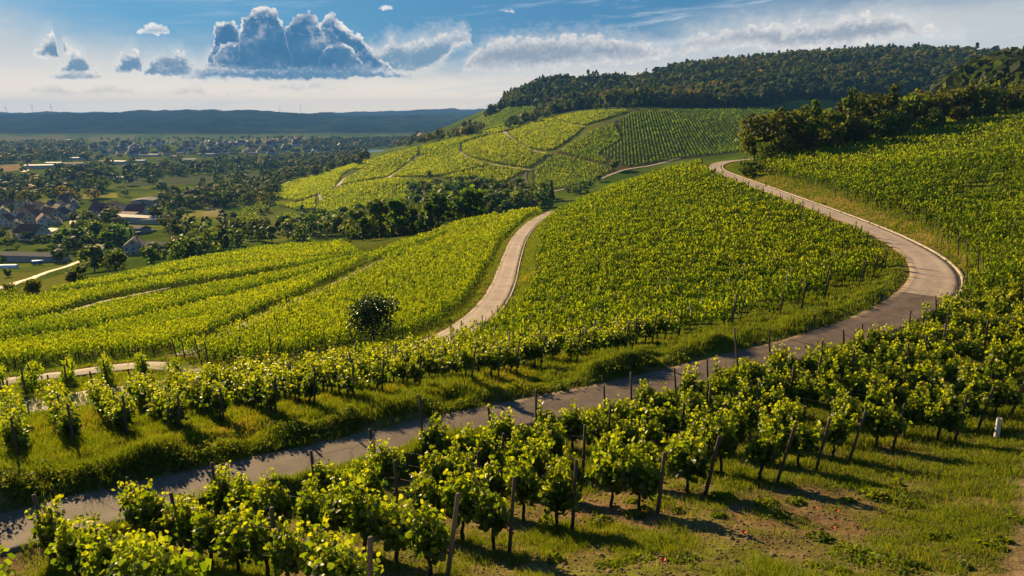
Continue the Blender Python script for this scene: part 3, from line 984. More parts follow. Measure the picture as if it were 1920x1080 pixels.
# fields of the valley floor
for poly, r0, r1, colr in [
        ([(150, 366), (218, 362), (222, 370), (155, 373)], 400, 2500, (0.34, 0.31, 0.05)), ([(0, 310), (65, 305), (50, 318), (0, 323)], 700, 3000, (0.30, 0.22, 0.09)),
        ([(-40, 382), (95, 373), (88, 382), (-40, 392)], 400, 2000, (0.22, 0.22, 0.05)), ([(245, 386), (313, 384), (309, 395), (250, 397)], 300, 1500, (0.15, 0.21, 0.03)),
        ([(340, 401), (386, 391), (376, 407), (340, 411)], 300, 1500, (0.25, 0.23, 0.05)), ([(386, 391), (416, 387), (412, 406), (376, 407)], 300, 1500, (0.33, 0.27, 0.11)),
        ([(230, 338), (330, 331), (480, 325), (700, 318), (640, 330), (480, 336), (300, 348), (230, 350)], 500, 2500, (0.100, 0.115, 0.045)),
        ([(0, 257), (130, 255), (120, 262), (0, 264)], 1500, 6000, (0.17, 0.15, 0.07)), ([(165, 258), (255, 252), (252, 262), (170, 266)], 1500, 6000, (0.16, 0.16, 0.06)),
        ([(305, 258), (350, 256), (352, 262), (310, 263)], 1500, 6000, (0.15, 0.16, 0.06)), ([(425, 264), (470, 258), (540, 262), (445, 268)], 1500, 6000, (0.20, 0.21, 0.07)), ([(470, 262), (570, 256), (582, 264), (500, 268)], 1500, 6000, (0.26, 0.20, 0.10)),
        ([(-60, 508), (60, 510), (140, 490), (150, 493), (80, 516), (-60, 552)], 200, 600, (0.14, 0.145, 0.022)), ([(40, 540), (138, 506), (160, 525), (120, 545), (30, 555)], 200, 600, (0.13, 0.14, 0.02)),
        ([(0, 430), (55, 424), (60, 436), (0, 440)], 300, 900, (0.17, 0.16, 0.06)), ([(120, 418), (140, 425), (155, 440), (130, 438)], 300, 900, (0.15, 0.17, 0.03)),
        ([(500, 405), (640, 412), (640, 425), (500, 430)], 300, 900, (0.14, 0.15, 0.03)), ([(640, 408), (730, 404), (735, 416), (640, 422)], 300, 800, (0.13, 0.15, 0.025)),
        ([(455, 392), (505, 375), (512, 388), (482, 415), (470, 425), (455, 410)], 350, 1000, (0.16, 0.15, 0.03)), ([(525, 400), (570, 402), (580, 418), (540, 414)], 350, 800, (0.15, 0.16, 0.03)),
        ([(495, 430), (600, 425), (640, 440), (520, 448)], 300, 700, (0.12, 0.135, 0.025))]:
    paint(poly, r0, r1, colr, 0.2)
# bright vineyard ground left of the road and on the near spur
FIELD_LEFT = [(-300, 690), (150, 655), (330, 655), (430, 610), (600, 535), (730, 475), (690, 465), (640, 457), (480, 467), (330, 495), (130, 545), (-300, 580)]
paint(FIELD_LEFT, 60, 330, (0.070, 0.088, 0.010), 0.25)
paint([(640, 540), (700, 480), (760, 440), (900, 400), (1060, 376), (1000, 396), (900, 430), (780, 480), (700, 530)], 100, 400, (0.075, 0.098, 0.010), 0.2)
# foreground vineyard: crumbly brown soil with weeds
D_fore = np.where((GR < 40), D_main, 99)
fore = (GR < 60) & (in_poly(gu, gv, [(-400, 1400), (-400, 1120), (0, 1040), (430, 960), (800, 880), (1200, 780), (1560, 690), (1800, 600), (2600, 560), (2600, 1400)]) | (gd < 3))
soil = lerp(SOIL, (0.205, 0.135, 0.075), n1 * 1.2 + 0.4)
soil = lerp(soil, (0.105, 0.112, 0.018), (n1 * 2.4 + n2 * 1.4 + 0.52) + np.clip((GX - 4) / 12, -0.1, 0.6))
wpath = np.clip(1 - np.abs((GX - 11.6) * 0.77 - (GY - 13.3) * 0.64 + n2 * 0.9) / 0.9, 0, 1)      # a trodden way at the lower right
soil = lerp(soil, (0.20, 0.135, 0.085), wpath * 1.2)
cover[fore] = soil[fore]
# bare dusty fringe of the roads
for D in (D_main, D_lower, D_track, D_up):
    t = np.clip(1 - D / 0.9 + n2 * 1.3, 0, 1) * (D < 1.6)
    cover = lerp(cover, (0.185, 0.130, 0.060), t * 0.8)
# dry right-hand verge above the concrete road
vz = (D_main < 5.5) & (GX > 22) & (GY > 45) & in_poly(gu, gv, [(1380, 330), (1440, 320), (1560, 360), (1720, 420), (1800, 470), (1850, 560), (1790, 580), (1795, 520), (1740, 460), (1640, 425), (1500, 370)])
cover[vz] = lerp((0.15, 0.12, 0.03), (0.20, 0.13, 0.05), n1 * 2 + 0.5)[vz]

idx = np.arange(NR * NTH).reshape(NR, NTH)
quads = np.stack([idx[:-1, :-1], idx[:-1, 1:], idx[1:, 1:], idx[1:, :-1]], -1).reshape(-1, 4)
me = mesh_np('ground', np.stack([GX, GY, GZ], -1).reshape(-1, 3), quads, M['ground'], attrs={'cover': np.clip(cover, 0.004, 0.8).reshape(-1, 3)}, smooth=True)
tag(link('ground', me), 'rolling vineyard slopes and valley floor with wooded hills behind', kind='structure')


# ------------------------------------------------------------------ roads, tracks and paths
def ribbon(name, L, hw, mat, lift=0.05, cols=7, camber=0.0, rag=0.12, rseed=0):
    """a draped strip of road, a little ragged at its edges, with a thickness that goes into the ground"""
    T = np.gradient(L[:, :2], axis=0)
    T /= np.maximum(np.linalg.norm(T, axis=1, keepdims=True), 1e-6)
    N = np.stack([T[:, 1], -T[:, 0]], 1)
    s = np.concatenate([[0], np.cumsum(np.linalg.norm(np.diff(L[:, :2], axis=0), axis=1))])
    hw = np.full(len(L), hw) if np.isscalar(hw) else hw
    rl = hw + rag * 2 * smooth_noise(s / 1.7, s * 0 + rseed, 5 + rseed)
    rr = hw + rag * 2 * smooth_noise(s / 1.7, s * 0 + rseed + 9, 6 + rseed)
    e = np.linspace(-1, 1, cols)
    V, edge, along = [], [], []
    for k in range(cols):
        off = np.where(e[k] < 0, e[k] * rl, e[k] * rr)
        x, y = L[:, 0] + N[:, 0] * off, L[:, 1] + N[:, 1] * off
        z = np.maximum(H(x, y) + lift, L[:, 2] + lift * 0.6)
        V.append(np.stack([x, y, z], 1))
        edge.append(np.full(len(L), abs(e[k])))
        along.append(s)
    for k in (0, cols - 1):                      # skirts
        q = V[k].copy()
        q[:, 2] -= 0.25
        V.append(q)
        edge.append(np.full(len(L), 1.0))
        along.append(s)
    nL = len(L)
    ids = np.arange((cols + 2) * nL).reshape(cols + 2, nL)
    order = [cols] + list(range(cols)) + [cols + 1]
    q = []
    for a, b in zip(order, order[1:]):
        q.append(np.stack([ids[a, :-1], ids[b, :-1], ids[b, 1:], ids[a, 1:]], 1))
    q = np.vstack(q)[:, ::-1]
    me = mesh_np(name, np.vstack(V), q, mat, attrs={'edge': np.concatenate(edge), 'along': np.concatenate(along)}, smooth=True)
    return link(name, me), N


W_main = widths_main(L_main)
k_split = int(np.argmin((L_main[:, 0] - world_pt(1735, 556, z=-13.1)[0]) ** 2 + (L_main[:, 1] - world_pt(1735, 556, z=-13.1)[1]) ** 2))
o, _ = ribbon('road', L_main[:k_split + 1], W_main[:k_split + 1], M['asphalt'], 0.045, 9)
tag(o, 'worn grey asphalt farm road sweeping across the vineyard', kind='structure')
o, Nc = ribbon('road', L_main[k_split:], W_main[k_split:], M['concrete'], 0.052, 9, rag=0.07)
tag(o, 'pale concrete farm road climbing out of the bend', kind='structure')
o, Nl = ribbon('road', L_lower, 1.5, M['concrete'], 0.05, 9, rag=0.1)
tag(o, 'pale concrete farm road on the lower terrace', kind='structure')
o, _ = ribbon('track', L_track, 0.95, M['gravel'], 0.05, 5, rag=0.2)
tag(o, 'gravel track between two vineyard strips', kind='structure')
o, _ = ribbon('track', L_up, 0.85, M['dark_dirt'], 0.05, 5, rag=0.2)
tag(o, 'dark earth track running down between two vineyards', kind='structure')


def kerb(L, N, hw, side, h=0.14, w=0.28, gap=3):
    nL = len(L)
    sec = [(0, -0.1), (0, h), (w * 0.85, h), (w, h - 0.03), (w, -0.15)]
    V = []
    for a, b in sec:
        off = side * (hw + 0.02 + a)
        V.append(np.stack([L[:, 0] + N[:, 0] * off, L[:, 1] + N[:, 1] * off, L[:, 2] + b], 1))
    ids = np.arange(len(sec) * nL).reshape(len(sec), nL)
    q = np.vstack([np.stack([ids[k, :-1], ids[k + 1, :-1], ids[k + 1, 1:], ids[k, 1:]], 1) for k in range(len(sec) - 1)])
    return mesh_np('kerb', np.vstack(V), q if side < 0 else q[:, ::-1], M['kerb'])


Lc, Wc = L_main[k_split:], W_main[k_split:]
nc = int(len(Lc) * 0.93)
tag(link('kerb', kerb(Lc[:nc], Nc[:nc], Wc[:nc], 1)), 'pale concrete kerb along the uphill edge of the bend', kind='structure')
lu, lv, _d = project(L_lower[:, 0], L_lower[:, 1], L_lower[:, 2])
ks = np.nonzero((lv < 600) & (lv > 392))[0]
tag(link('kerb', kerb(L_lower[ks], Nl[ks], 1.5, -1, 0.1, 0.2)), 'narrow concrete kerb along the lower road', kind='structure')


def path(pix, w, mat, label, rmin, rmax=6000, lift=0.12):
    pts = [ground_at(u, v, rmin, rmax) for u, v in pix]
    L = spline(pts, max(1.5, 0.006 * np.hypot(pts[0][0], pts[0][1])))
    L[:, 2] = H(L[:, 0], L[:, 1])
    o, _ = ribbon('path', L, w / 2, mat, lift, 5, rag=w * 0.06)
    tag(o, label, kind='structure')


path([(946, 245), (950, 252), (960, 261), (976, 272), (993, 282), (1022, 288)], 5.0, M['dirt'], 'pale path winding down the vineyard hill', 480)
path([(860, 273), (862, 284), (876, 296), (900, 305), (930, 310), (992, 319)], 5.0, M['dirt'], 'pale curved path across the vineyard hill', 480)
path([(783, 292), (768, 304), (751, 319), (726, 335)], 5.0, M['dirt'], 'pale path between two bright vineyards', 480)
path([(672, 323), (650, 334), (640, 343), (628, 352)], 5.0, M['dirt'], 'pale path at the lower end of the hill', 480)
path([(545, 340), (528, 347), (513, 354), (504, 371)], 5.0, M['dirt'], 'pale path round the foot of the hill', 480)
path([(588, 370), (589, 358), (596, 358), (603, 376)], 3.0, M['dark_dirt'], 'short dark loop of track on the hill', 480)
path([(1026, 222), (1034, 229), (1062, 233), (1092, 238)], 5.0, M['dirt'], 'pale path below the top vineyard', 480)
path([(970, 233), (978, 238)], 6, M['dirt'], 'pale patch of path on the hill crest', 480)
path([(1125, 336), (1147, 327), (1175, 318), (1224, 310), (1275, 297)], 4.0, M['dirt'], 'pale lane climbing behind the near spur', 330)
path([(1015, 363), (1042, 358), (1060, 354)], 3.0, M['dirt'], 'pale lane at the edge of the ravine wood', 330)
for pp in ([(1187, 212), (1150, 228), (1107, 246), (1075, 268), (1047, 284)], [(1035, 287), (1025, 303), (1012, 311), (997, 320), (965, 334), (937, 346)], [(923, 309), (870, 322), (820, 334)], [(737, 334), (790, 337), (817, 338)],
           [(1160, 211), (1130, 222), (1097, 236)], [(848, 258), (893, 262)], [(990, 318), (986, 335), (1000, 360)], [(660, 373), (720, 376)], [(590, 394), (640, 400), (700, 388), (760, 376)], [(690, 338), (640, 349)]):
    path(pp, 3.0, M['dark_grass'], 'dark grassy strip between the hill vineyards', 480, lift=0.1)
path([(-60, 552), (0, 541), (36, 529), (80, 514), (125, 500), (152, 489)], 3.2, M['dirt'], 'pale lane through the meadow at the village edge', 200)
path([(136, 414), (139, 424), (150, 432), (162, 437), (180, 442)], 5, M['dirt'], 'pale village street bending between trees', 300)
path([(44, 322), (60, 314), (78, 308)], 9, M['dirt'], 'pale farm lane beside the tan field', 700)
path([(-60, 622), (0, 622), (100, 596), (200, 565), (320, 540)], 1.3, M['dark_dirt'], 'narrow track between the left vineyards', 60)

# river: a level sheet of water in the valley
rv = [world_pt(u, v, z=-98.2) for u, v in ((690, 281.5), (748, 281), (900, 279.5), (900, 300), (712, 296), (698, 290))]
me = mesh_np('river', [(x, y, z + CAMZ) for x, y, z in rv], np.array([[5, 4, 3, 2, 1, 0]]), plain('river water', (0.10, 0.13, 0.15), 0.25, 0.05, 0.01, spec=0.9))
tag(link('river', me), 'bright stretch of river below the vineyard hill', kind='structure')


# ------------------------------------------------------------------ leaves
def rot_from(nrm, spin):
    """frames (n,3,3) whose third axis is nrm, turned by spin"""
    nrm = nrm / np.linalg.norm(nrm, axis=1, keepdims=True)
    a = np.where(np.abs(nrm[:, 2:3]) < 0.95, np.array([[0, 0, 1.0]]), np.array([[1.0, 0, 0]]))
    t = np.cross(a, nrm)
    t /= np.linalg.norm(t, axis=1, keepdims=True)
    b = np.cross(nrm, t)
    c, s = np.cos(spin)[:, None], np.sin(spin)[:, None]
    return t * c + b * s, b * c - t * s, nrm


LEAF6 = np.array([(0, 0, 0), (-0.52, 0.28, 0.10), (-0.34, 0.78, 0.05), (0, 1.0, -0.12), (0.34, 0.78, 0.05), (0.52, 0.28, 0.10)]) - np.array([0, 0.45, 0])
LEAF6Q = np.array([[0, 3, 2, 1], [0, 5, 4, 3]])
LEAF4 = np.array([(-0.45, -0.38, 0.06), (0.40, -0.46, -0.04), (0.48, 0.40, 0.06), (-0.38, 0.50, -0.05)])
LEAF_UP = LEAF4 * np.array([0.72, 1.55, 1.0])
LEAF4Q = np.array([[0, 1, 2, 3]])


def leaf_cloud(C, nrm, size, rng, tmpl=LEAF6, quads=LEAF6Q, tint=None, spin=None):
    n = len(C)
    A, B, N = rot_from(nrm, rng.uniform(0, 2 * pi, n) if spin is None else spin)
    P_ = (A[:, None] * tmpl[None, :, 0, None] + B[:, None] * tmpl[None, :, 1, None] + N[:, None] * tmpl[None, :, 2, None]) * size[:, None, None] + C[:, None]
    k = len(tmpl)
    q = (quads[None] + (np.arange(n) * k)[:, None, None]).reshape(-1, 4)
    return P_.reshape(-1, 3), q, np.repeat(tint, k)


def vine_foliage(rng, leaves, size, bush=1.0):
    """leaf centres of one vine along local X: shoots from a low cordon, sagging sides, loose tips"""
    C, T, Nn, S = [], [], [], []
    ns = int(13 * bush) + 2
    for s in range(ns):
        x = np.clip(rng.normal(0, 0.25), -0.55, 0.55) * bush
        y = rng.normal(0, 0.07)
        top = rng.uniform(1.05, 1.75) + (rng.uniform(0.15, 0.5) if rng.random() < 0.28 else 0)
        lean = rng.normal(0, 0.13, 2)
        n = int(leaves / ns)
        t = rng.random(n) ** 0.85
        z = 0.72 + (top - 0.72) * t
        w = 0.16 * (1 - 0.62 * t) * bush ** 0.5
        C.append(np.stack([x + lean[0] * t + rng.normal(0, 1, n) * w * 0.75, y + lean[1] * t + rng.normal(0, 1, n) * w, z + rng.normal(0, 0.05, n)], 1))
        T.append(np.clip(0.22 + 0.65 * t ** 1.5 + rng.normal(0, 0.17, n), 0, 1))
        S.append(size * (1.08 - 0.45 * t ** 2) * rng.uniform(0.7, 1.2, n))
    n = int(leaves * 0.22)
    a = rng.uniform(0, 2 * pi, n)
    rr = np.sqrt(rng.random(n))
    C.append(np.stack([np.cos(a) * rr * 0.40 * bush, np.sin(a) * rr * 0.27, 0.55 + rng.random(n) * 0.6], 1))
    T.append(np.clip(0.2 + rng.normal(0, 0.15, n), 0, 1))
    S.append(size * rng.uniform(0.9, 1.3, n))
    C, T, S = np.vstack(C), np.concatenate(T), np.concatenate(S)
    Nn = np.stack([rng.normal(0, 0.7, len(C)), rng.normal(0, 0.7, len(C)) + np.sign(C[:, 1]) * 0.5, rng.normal(0.35, 0.6, len(C))], 1)
    return C, Nn, S, T


def fill_rows(pp, ang, spacing, step, rng, jit=0.12):
    """plants in rows inside a plan polygon -> x, y, row, place along the row"""
    d = np.array([cos(ang), sin(ang)])
    nrm = np.array([-d[1], d[0]])
    s, t = pp @ d, pp @ nrm
    X, Y, R, S = [], [], [], []
    for j in range(int(math.floor(t.min() / spacing)), int(math.ceil(t.max() / spacing)) + 1):
        off = rng.uniform(0, step)
        ss = np.arange(s.min(), s.max(), step) + off
        ss = ss + rng.normal(0, jit, len(ss))
        tt = np.full(len(ss), j * spacing) + rng.normal(0, 0.05, len(ss))
        x, y = ss * d[0] + tt * nrm[0], ss * d[1] + tt * nrm[1]
        m = in_poly(x, y, pp)
        X.append(x[m]); Y.append(y[m]); R.append(np.full(m.sum(), j)); S.append(ss[m])
    return np.concatenate(X), np.concatenate(Y), np.concatenate(R), np.concatenate(S)


ROWS = []          # (name, x, y, row, s, angle, tint shift, size of a plant)


def vineyard(name, pix, ang, spacing=2.0, step=1.15, rmin=8, rmax=1000, keep=None, tint=0.0, plant=1.0):
    rng = np.random.default_rng(len(ROWS) + 5)
    pp = plan_poly(pix, rmin, rmax)
    x, y, r, s = fill_rows(pp, ang, spacing, step, rng)
    ok = np.ones(len(x), bool)
    for D, lim in (keep or []):
        ok &= H(x, y, D) > lim
    z = H(x, y)
    u, v, d = project(x, y, z)
    ok &= (u > -130 - 2000 / np.maximum(d, 1)) & (u < 2050 + 2000 / np.maximum(d, 1)) & (v < 1250) & (d > 5)
    ok &= rng.random(len(x)) > (0.08 if name == 'fore' else 0.03)
    ROWS.append((name, x[ok], y[ok], r[ok], s[ok], ang, tint, plant))


A_FORE = math.radians(-42)
A_MID = math.radians(128)
vineyard('fore', [(-300, 1240), (-200, 1120), (-20, 1068), (130, 1030), (300, 994), (440, 962), (620, 922), (800, 878), (1000, 834), (1200, 788), (1400, 735), (1560, 690), (1700, 640), (1790, 596), (1830, 560), (1835, 515), (1800, 472), (1740, 432),
                  (1660, 398), (1575, 368), (1490, 340), (1425, 324), (1440, 308), (1490, 292), (1560, 268), (1650, 246), (1750, 222), (1850, 204), (1960, 192), (2100, 180), (2250, 400), (2250, 760), (2000, 788), (1870, 812),
                  (1650, 858), (1540, 884), (1420, 922), (1150, 1004), (1005, 1022), (835, 1088), (700, 1190), (300, 1300)],
         A_FORE, 2.25, 1.3, rmax=600, keep=[(D_main, 0.75)])
vineyard('mid', [(-200, 905), (30, 864), (160, 834), (283, 824), (397, 802), (495, 787), (590, 768), (700, 744), (800, 727), (973, 702), (1040, 690), (1130, 668), (1220, 650), (1330, 624), (1450, 594), (1560, 556), (1640, 515), (1668, 480), (1645, 455),
                 (1560, 416), (1470, 382), (1400, 356), (1345, 334), (1312, 312), (1250, 327), (1150, 357), (1080, 387), (1046, 404), (1014, 424), (992, 452), (976, 490), (962, 540), (946, 580), (905, 622), (850, 650), (760, 682),
                 (600, 704), (450, 722), (300, 738), (100, 766), (-200, 806)],
         A_MID, 1.95, 1.15, rmax=260, keep=[(D_main, 2.0), (D_lower, 3.2)])
vineyard('below', [(262, 694), (400, 655), (470, 622), (560, 580), (640, 540), (720, 500), (790, 470), (900, 425), (1000, 392), (1060, 378), (1030, 392), (985, 412), (950, 445), (925, 490), (905, 540), (880, 580), (830, 608), (770, 632), (700, 645), (600, 662), (450, 690)],
         math.radians(68), 1.9, 1.15, rmax=260, keep=[(D_lower, 2.2), (D_up, 0.8), (D_track, 0.8)], tint=0.12)
vineyard('strip', [(-200, 745), (150, 712), (330, 702), (480, 694), (560, 684), (640, 672), (590, 690), (450, 704), (300, 720), (100, 744), (-200, 772)],
         math.radians(122), 2.2, 1.1, rmax=120, keep=[(D_lower, 1.0), (D_track, 0.6)], tint=0.1)
for pix, t in (([(-200, 712), (0, 692), (150, 676), (300, 668), (370, 640), (450, 606), (545, 565), (600, 537), (655, 508), (690, 488), (600, 520), (467, 562), (250, 616), (150, 642), (-200, 688)], 0.16),
               ([(-200, 672), (150, 627), (250, 601), (467, 549), (630, 503), (700, 480), (650, 492), (500, 525), (330, 556), (200, 581), (100, 610), (-200, 657)], 0.02),
               ([(-200, 640), (0, 614), (100, 590), (200, 560), (330, 537), (500, 511), (645, 489), (560, 494), (400, 510), (330, 524), (200, 549), (100, 563), (-200, 596)], 0.14),
               ([(-200, 590), (100, 552), (150, 540), (330, 498), (480, 470), (640, 459), (676, 480), (560, 490), (400, 505), (330, 514), (200, 538), (100, 552), (-200, 584)], 0.1)):
    vineyard('left', pix, math.radians(30), 1.9, 1.2, rmin=55, rmax=340, keep=[(D_up, 1.0), (D_track, 1.0)], tint=t)
vineyard('left', [(686, 490), (745, 466), (830, 434), (900, 411), (965, 394), (900, 430), (800, 462), (745, 484), (700, 500)], math.radians(40), 1.9, 1.2, rmin=100, rmax=340, keep=[(D_up, 0.9)], tint=0.1)
BLOCKS = [([(506, 370), (514, 354), (600, 323), (672, 308), (640, 330), (626, 354), (560, 378)], 0.16), ([(600, 321), (700, 299), (782, 277), (784, 290), (748, 318), (728, 331), (700, 336), (640, 347), (652, 334), (680, 318)], 0.18),
          ([(790, 276), (858, 260), (966, 234), (985, 238), (895, 258), (862, 270), (862, 285), (790, 290)], 0.06), ([(735, 332), (752, 320), (790, 292), (857, 284), (876, 298), (925, 310), (820, 331)], 0.14),
          ([(866, 283), (868, 270), (940, 250), (962, 264), (1000, 286), (1030, 290), (990, 316), (930, 306), (885, 296)], 0.16), ([(952, 250), (1000, 232), (1028, 222), (1062, 234), (1095, 240), (1060, 268), (1030, 284), (992, 278), (966, 262)], 0.2),
          ([(1034, 222), (1090, 212), (1150, 208), (1180, 210), (1095, 236), (1064, 231)], 0.16), ([(825, 334), (925, 311), (990, 320), (940, 342), (880, 336)], 0.16),
          ([(628, 356), (660, 346), (735, 336), (815, 340), (790, 352), (770, 370), (690, 388), (612, 400), (592, 392), (606, 376), (600, 362)], 0.14), ([(515, 384), (560, 382), (590, 372), (590, 392), (560, 396)], 0.16),
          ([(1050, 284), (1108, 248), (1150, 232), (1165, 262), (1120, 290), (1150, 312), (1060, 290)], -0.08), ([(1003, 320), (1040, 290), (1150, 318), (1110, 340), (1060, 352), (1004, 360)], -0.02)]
for pix, t in BLOCKS:
    vineyard('hill', pix, math.radians(72), 2.6, 2.0, rmin=480, rmax=1000, tint=t + 0.04, plant=1.25)
vineyard('hill', [(1160, 226), (1190, 210), (1440, 206), (1560, 206), (1560, 288), (1400, 284), (1300, 294), (1180, 314), (1150, 306), (1130, 288), (1170, 262)], math.radians(82), 3.0, 2.2, rmin=450, rmax=1000, tint=-0.28, plant=0.9)  # vines tinted darker here to imitate the cloud shadow
vineyard('hill', SPUR, math.radians(60), 4.0, 3.0, rmin=1000, rmax=1700, tint=-0.15, plant=1.6)
vineyard('valley', [(455, 394), (505, 377), (510, 388), (482, 414), (470, 424), (457, 410)], math.radians(100), 4.2, 2.0, rmin=300, rmax=1000, tint=0.0)
vineyard('valley', [(526, 402), (570, 404), (578, 416), (540, 414)], math.radians(60), 3.6, 2.0, rmin=300, rmax=1000, tint=0.0)

# which plants show largest: the nearest in the frame
cand = []
for f, (name, x, y, r, s, ang, tint, plant) in enumerate(ROWS):
    if name in ('fore', 'mid'):
        z = H(x, y)
        u, v, d = project(x, y, z + 1.0)
        vis = (u > -15) & (u < 1935) & (v < 1120)
        for i in np.nonzero(vis)[0]:
            cand.append((d[i], f, i))
cand.sort()
N_SINGLE = 292
single = {}
for d, f, i in cand[:N_SINGLE]:
    single.setdefault(f, []).append(int(i))

# near vines: fourteen different plants, shared by copies
FOL_NEAR, FOL_MID, TRUNKS = [], [], []
for k in range(14):
    rng = np.random.default_rng(100 + k)
    bush = rng.uniform(0.7, 1.2)
    C, Nn, S, T = vine_foliage(rng, 520 * bush, 0.15, bush)
    V, q, tn = leaf_cloud(C, Nn, S, rng, tint=T)
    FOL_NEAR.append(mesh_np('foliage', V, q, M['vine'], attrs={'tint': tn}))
for k in range(8):
    rng = np.random.default_rng(200 + k)
    C, Nn, S, T = vine_foliage(rng, 360, 0.155, rng.uniform(1.05, 1.3))
    V, q, tn = leaf_cloud(C, Nn, S, rng, tint=np.clip(T + 0.05, 0, 1))
    FOL_MID.append(mesh_np('foliage', V, q, M['vine'], attrs={'tint': tn}))
for k in range(8):
    rng = random.Random(300 + k)
    mb = MB()
    pts, rad = [], []
    x = y = 0
    lean = rng.uniform(-0.10, 0.12)
    for i in range(8):
        t = i / 7
        pts.append((lean * t + rng.uniform(-0.022, 0.022) * (i > 0), rng.uniform(-0.022, 0.022) * (i > 0), -0.15 + 0.98 * t))
        rad.append((0.048 - 0.014 * t) * rng.uniform(0.82, 1.25))
    mb.tube(pts, rad, 8)
    top = pts[-1]
    for sgn in (-1, 1):
        a = [top]
        for i in range(1, 5):
            a.append((top[0] + sgn * 0.13 * i, rng.uniform(-0.03, 0.03), top[2] + 0.05 * i * (1 - 0.25 * i) + rng.uniform(-0.02, 0.02) + 0.02))
        mb.tube(a, [0.030, 0.025, 0.02, 0.016, 0.010], 6)
    for i in range(7):
        bx = rng.uniform(-0.4, 0.4)
        h = rng.uniform(0.6, 1.1)
        mb.tube([(bx, 0, 0.84), (bx + rng.uniform(-0.1, 0.1), rng.uniform(-0.08, 0.08), 0.84 + h * 0.5), (bx + rng.uniform(-0.15, 0.15), rng.uniform(-0.15, 0.15), 0.84 + h)], [0.007, 0.005, 0.003], 4, False)
    TRUNKS.append(mb.mesh('trunk', M['vine_bark'], True))

ZONE = {'fore': ('foreground block', 'in the foreground vineyard'), 'mid': ('block beyond the asphalt road', 'beyond the asphalt road')}
LAST_ROWS = {}
for f, ids in single.items():
    name, x, y, r, s, ang, tint, plant = ROWS[f]
    ids = np.array(ids)
    z = H(x, y)
    u, v, d = project(x, y, z + 1)
    rows = sorted(set(r[ids]), key=lambda j: u[ids[r[ids] == j]].mean())
    rng = random.Random(50 + f)
    for ri, j in enumerate(rows):
        mem = ids[r[ids] == j]
        mem = mem[np.argsort(s[mem])]
        for q_, i in enumerate(mem):
            pl = link('grapevine', None, None, (x[i], y[i], float(z[i])), ang + rng.uniform(-0.25, 0.25) + (pi if rng.random() < 0.5 else 0),
                      (rng.uniform(0.95, 1.18) * (0.98 if name == 'fore' else 1.15), rng.uniform(1.0, 1.25), rng.uniform(0.92, 1.15) * (1.06 if name == 'fore' else 1.04)))
            lab = f'grapevine {ZONE[name][1]}, {nth(ri + 1)} row from left, {nth(q_ + 1)} plant in its row'
            tag(pl, lab, 'grapevine', 'grapevines in the ' + ZONE[name][0])
            link('trunk', rng.choice(TRUNKS), pl)
            link('foliage', rng.choice(FOL_NEAR if d[i] < 34 else FOL_MID), pl)
    LAST_ROWS[name] = (rows, {j: ids[r[ids] == j] for j in rows})

# every other vine of the slopes: one object
VV, QQ, TT, MI = [], [], [], []
base = 0
PX = 0.0019
for f, (name, x, y, r, s, ang, tint, plant) in enumerate(ROWS):
    rest = np.ones(len(x), bool)
    rest[single.get(f, [])] = False
    x, y = x[rest], y[rest]
    if not len(x):
        continue
    rng = np.random.default_rng(900 + f)
    z = H(x, y)
    dist = np.sqrt(x ** 2 + y ** 2 + (z - CAMZ) ** 2)
    size = np.clip(PX * dist, 0.15, 1.5)
    big = 1.12 if name == 'fore' else 1.0
    cnt = np.clip(2.7 * big * plant / size ** 2, 4, 170).astype(int)
    own = np.repeat(np.arange(len(x)), cnt)
    n = len(own)
    t = rng.random(n) ** 0.8
    hgt = big * rng.uniform(0.85, 1.12, len(x)) * np.where(rng.random(len(x)) < 0.1, 1.12, 1.0)
    lx = rng.uniform(-0.62, 0.62, n) * plant * (1.12 if name == 'fore' else 1.0)
    shoot = np.sin(lx * 11 + own * 1.7) * 0.16                    # ragged top of the row
    ly = rng.normal(0, 0.20, n) * (1.15 - 0.5 * t)
    lz = (0.55 + (1.25 + shoot) * t) * hgt[own]
    ca, sa = cos(ang), sin(ang)
    P_ = np.stack([x[own] + lx * ca - ly * sa, y[own] + lx * sa + ly * ca, z[own] + lz], 1)
    Nn = np.stack([rng.normal(0, 0.8, n), rng.normal(0, 0.8, n), rng.normal(0.25, 0.45, n)], 1)
    pt = smooth_noise(x / 14, y / 14, 77) * 0.5 + rng.normal(0, 0.07, len(x))
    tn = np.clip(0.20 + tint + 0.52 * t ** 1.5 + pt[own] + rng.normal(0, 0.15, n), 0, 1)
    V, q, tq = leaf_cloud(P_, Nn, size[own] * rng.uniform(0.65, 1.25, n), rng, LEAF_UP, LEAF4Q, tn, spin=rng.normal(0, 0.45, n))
    VV.append(V); QQ.append(q + base); TT.append(tq); MI.append(np.zeros(len(q), np.int32))
    base += len(V)
    nr = np.nonzero(dist < 110)[0]                                 # stems where they can be seen
    if len(nr):
        lx = rng.normal(0, 0.05, len(nr))
        for ax in ((ca, sa), (-sa, ca)):
            w = np.clip(0.0005 * dist[nr], 0.03, 0.06)
            b0 = np.stack([x[nr] - ax[0] * w, y[nr] - ax[1] * w, z[nr] - 0.1], 1)
            b1 = np.stack([x[nr] + ax[0] * w, y[nr] + ax[1] * w, z[nr] - 0.1], 1)
            tvec = np.stack([lx * ca, lx * sa, np.full(len(nr), 1.0)], 1)
            V = np.stack([b0, b1, b1 + tvec, b0 + tvec], 1).reshape(-1, 3)
            q = np.arange(len(V)).reshape(-1, 4)
            VV.append(V); QQ.append(q + base); TT.append(np.zeros(len(V))); MI.append(np.ones(len(q), np.int32))
            base += len(V)
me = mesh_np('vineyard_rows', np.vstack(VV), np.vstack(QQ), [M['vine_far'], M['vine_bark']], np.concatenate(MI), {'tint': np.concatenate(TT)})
tag(link('vineyard_rows', me), 'countless rows of sunlit green vines covering the slopes', 'vines', kind='stuff')
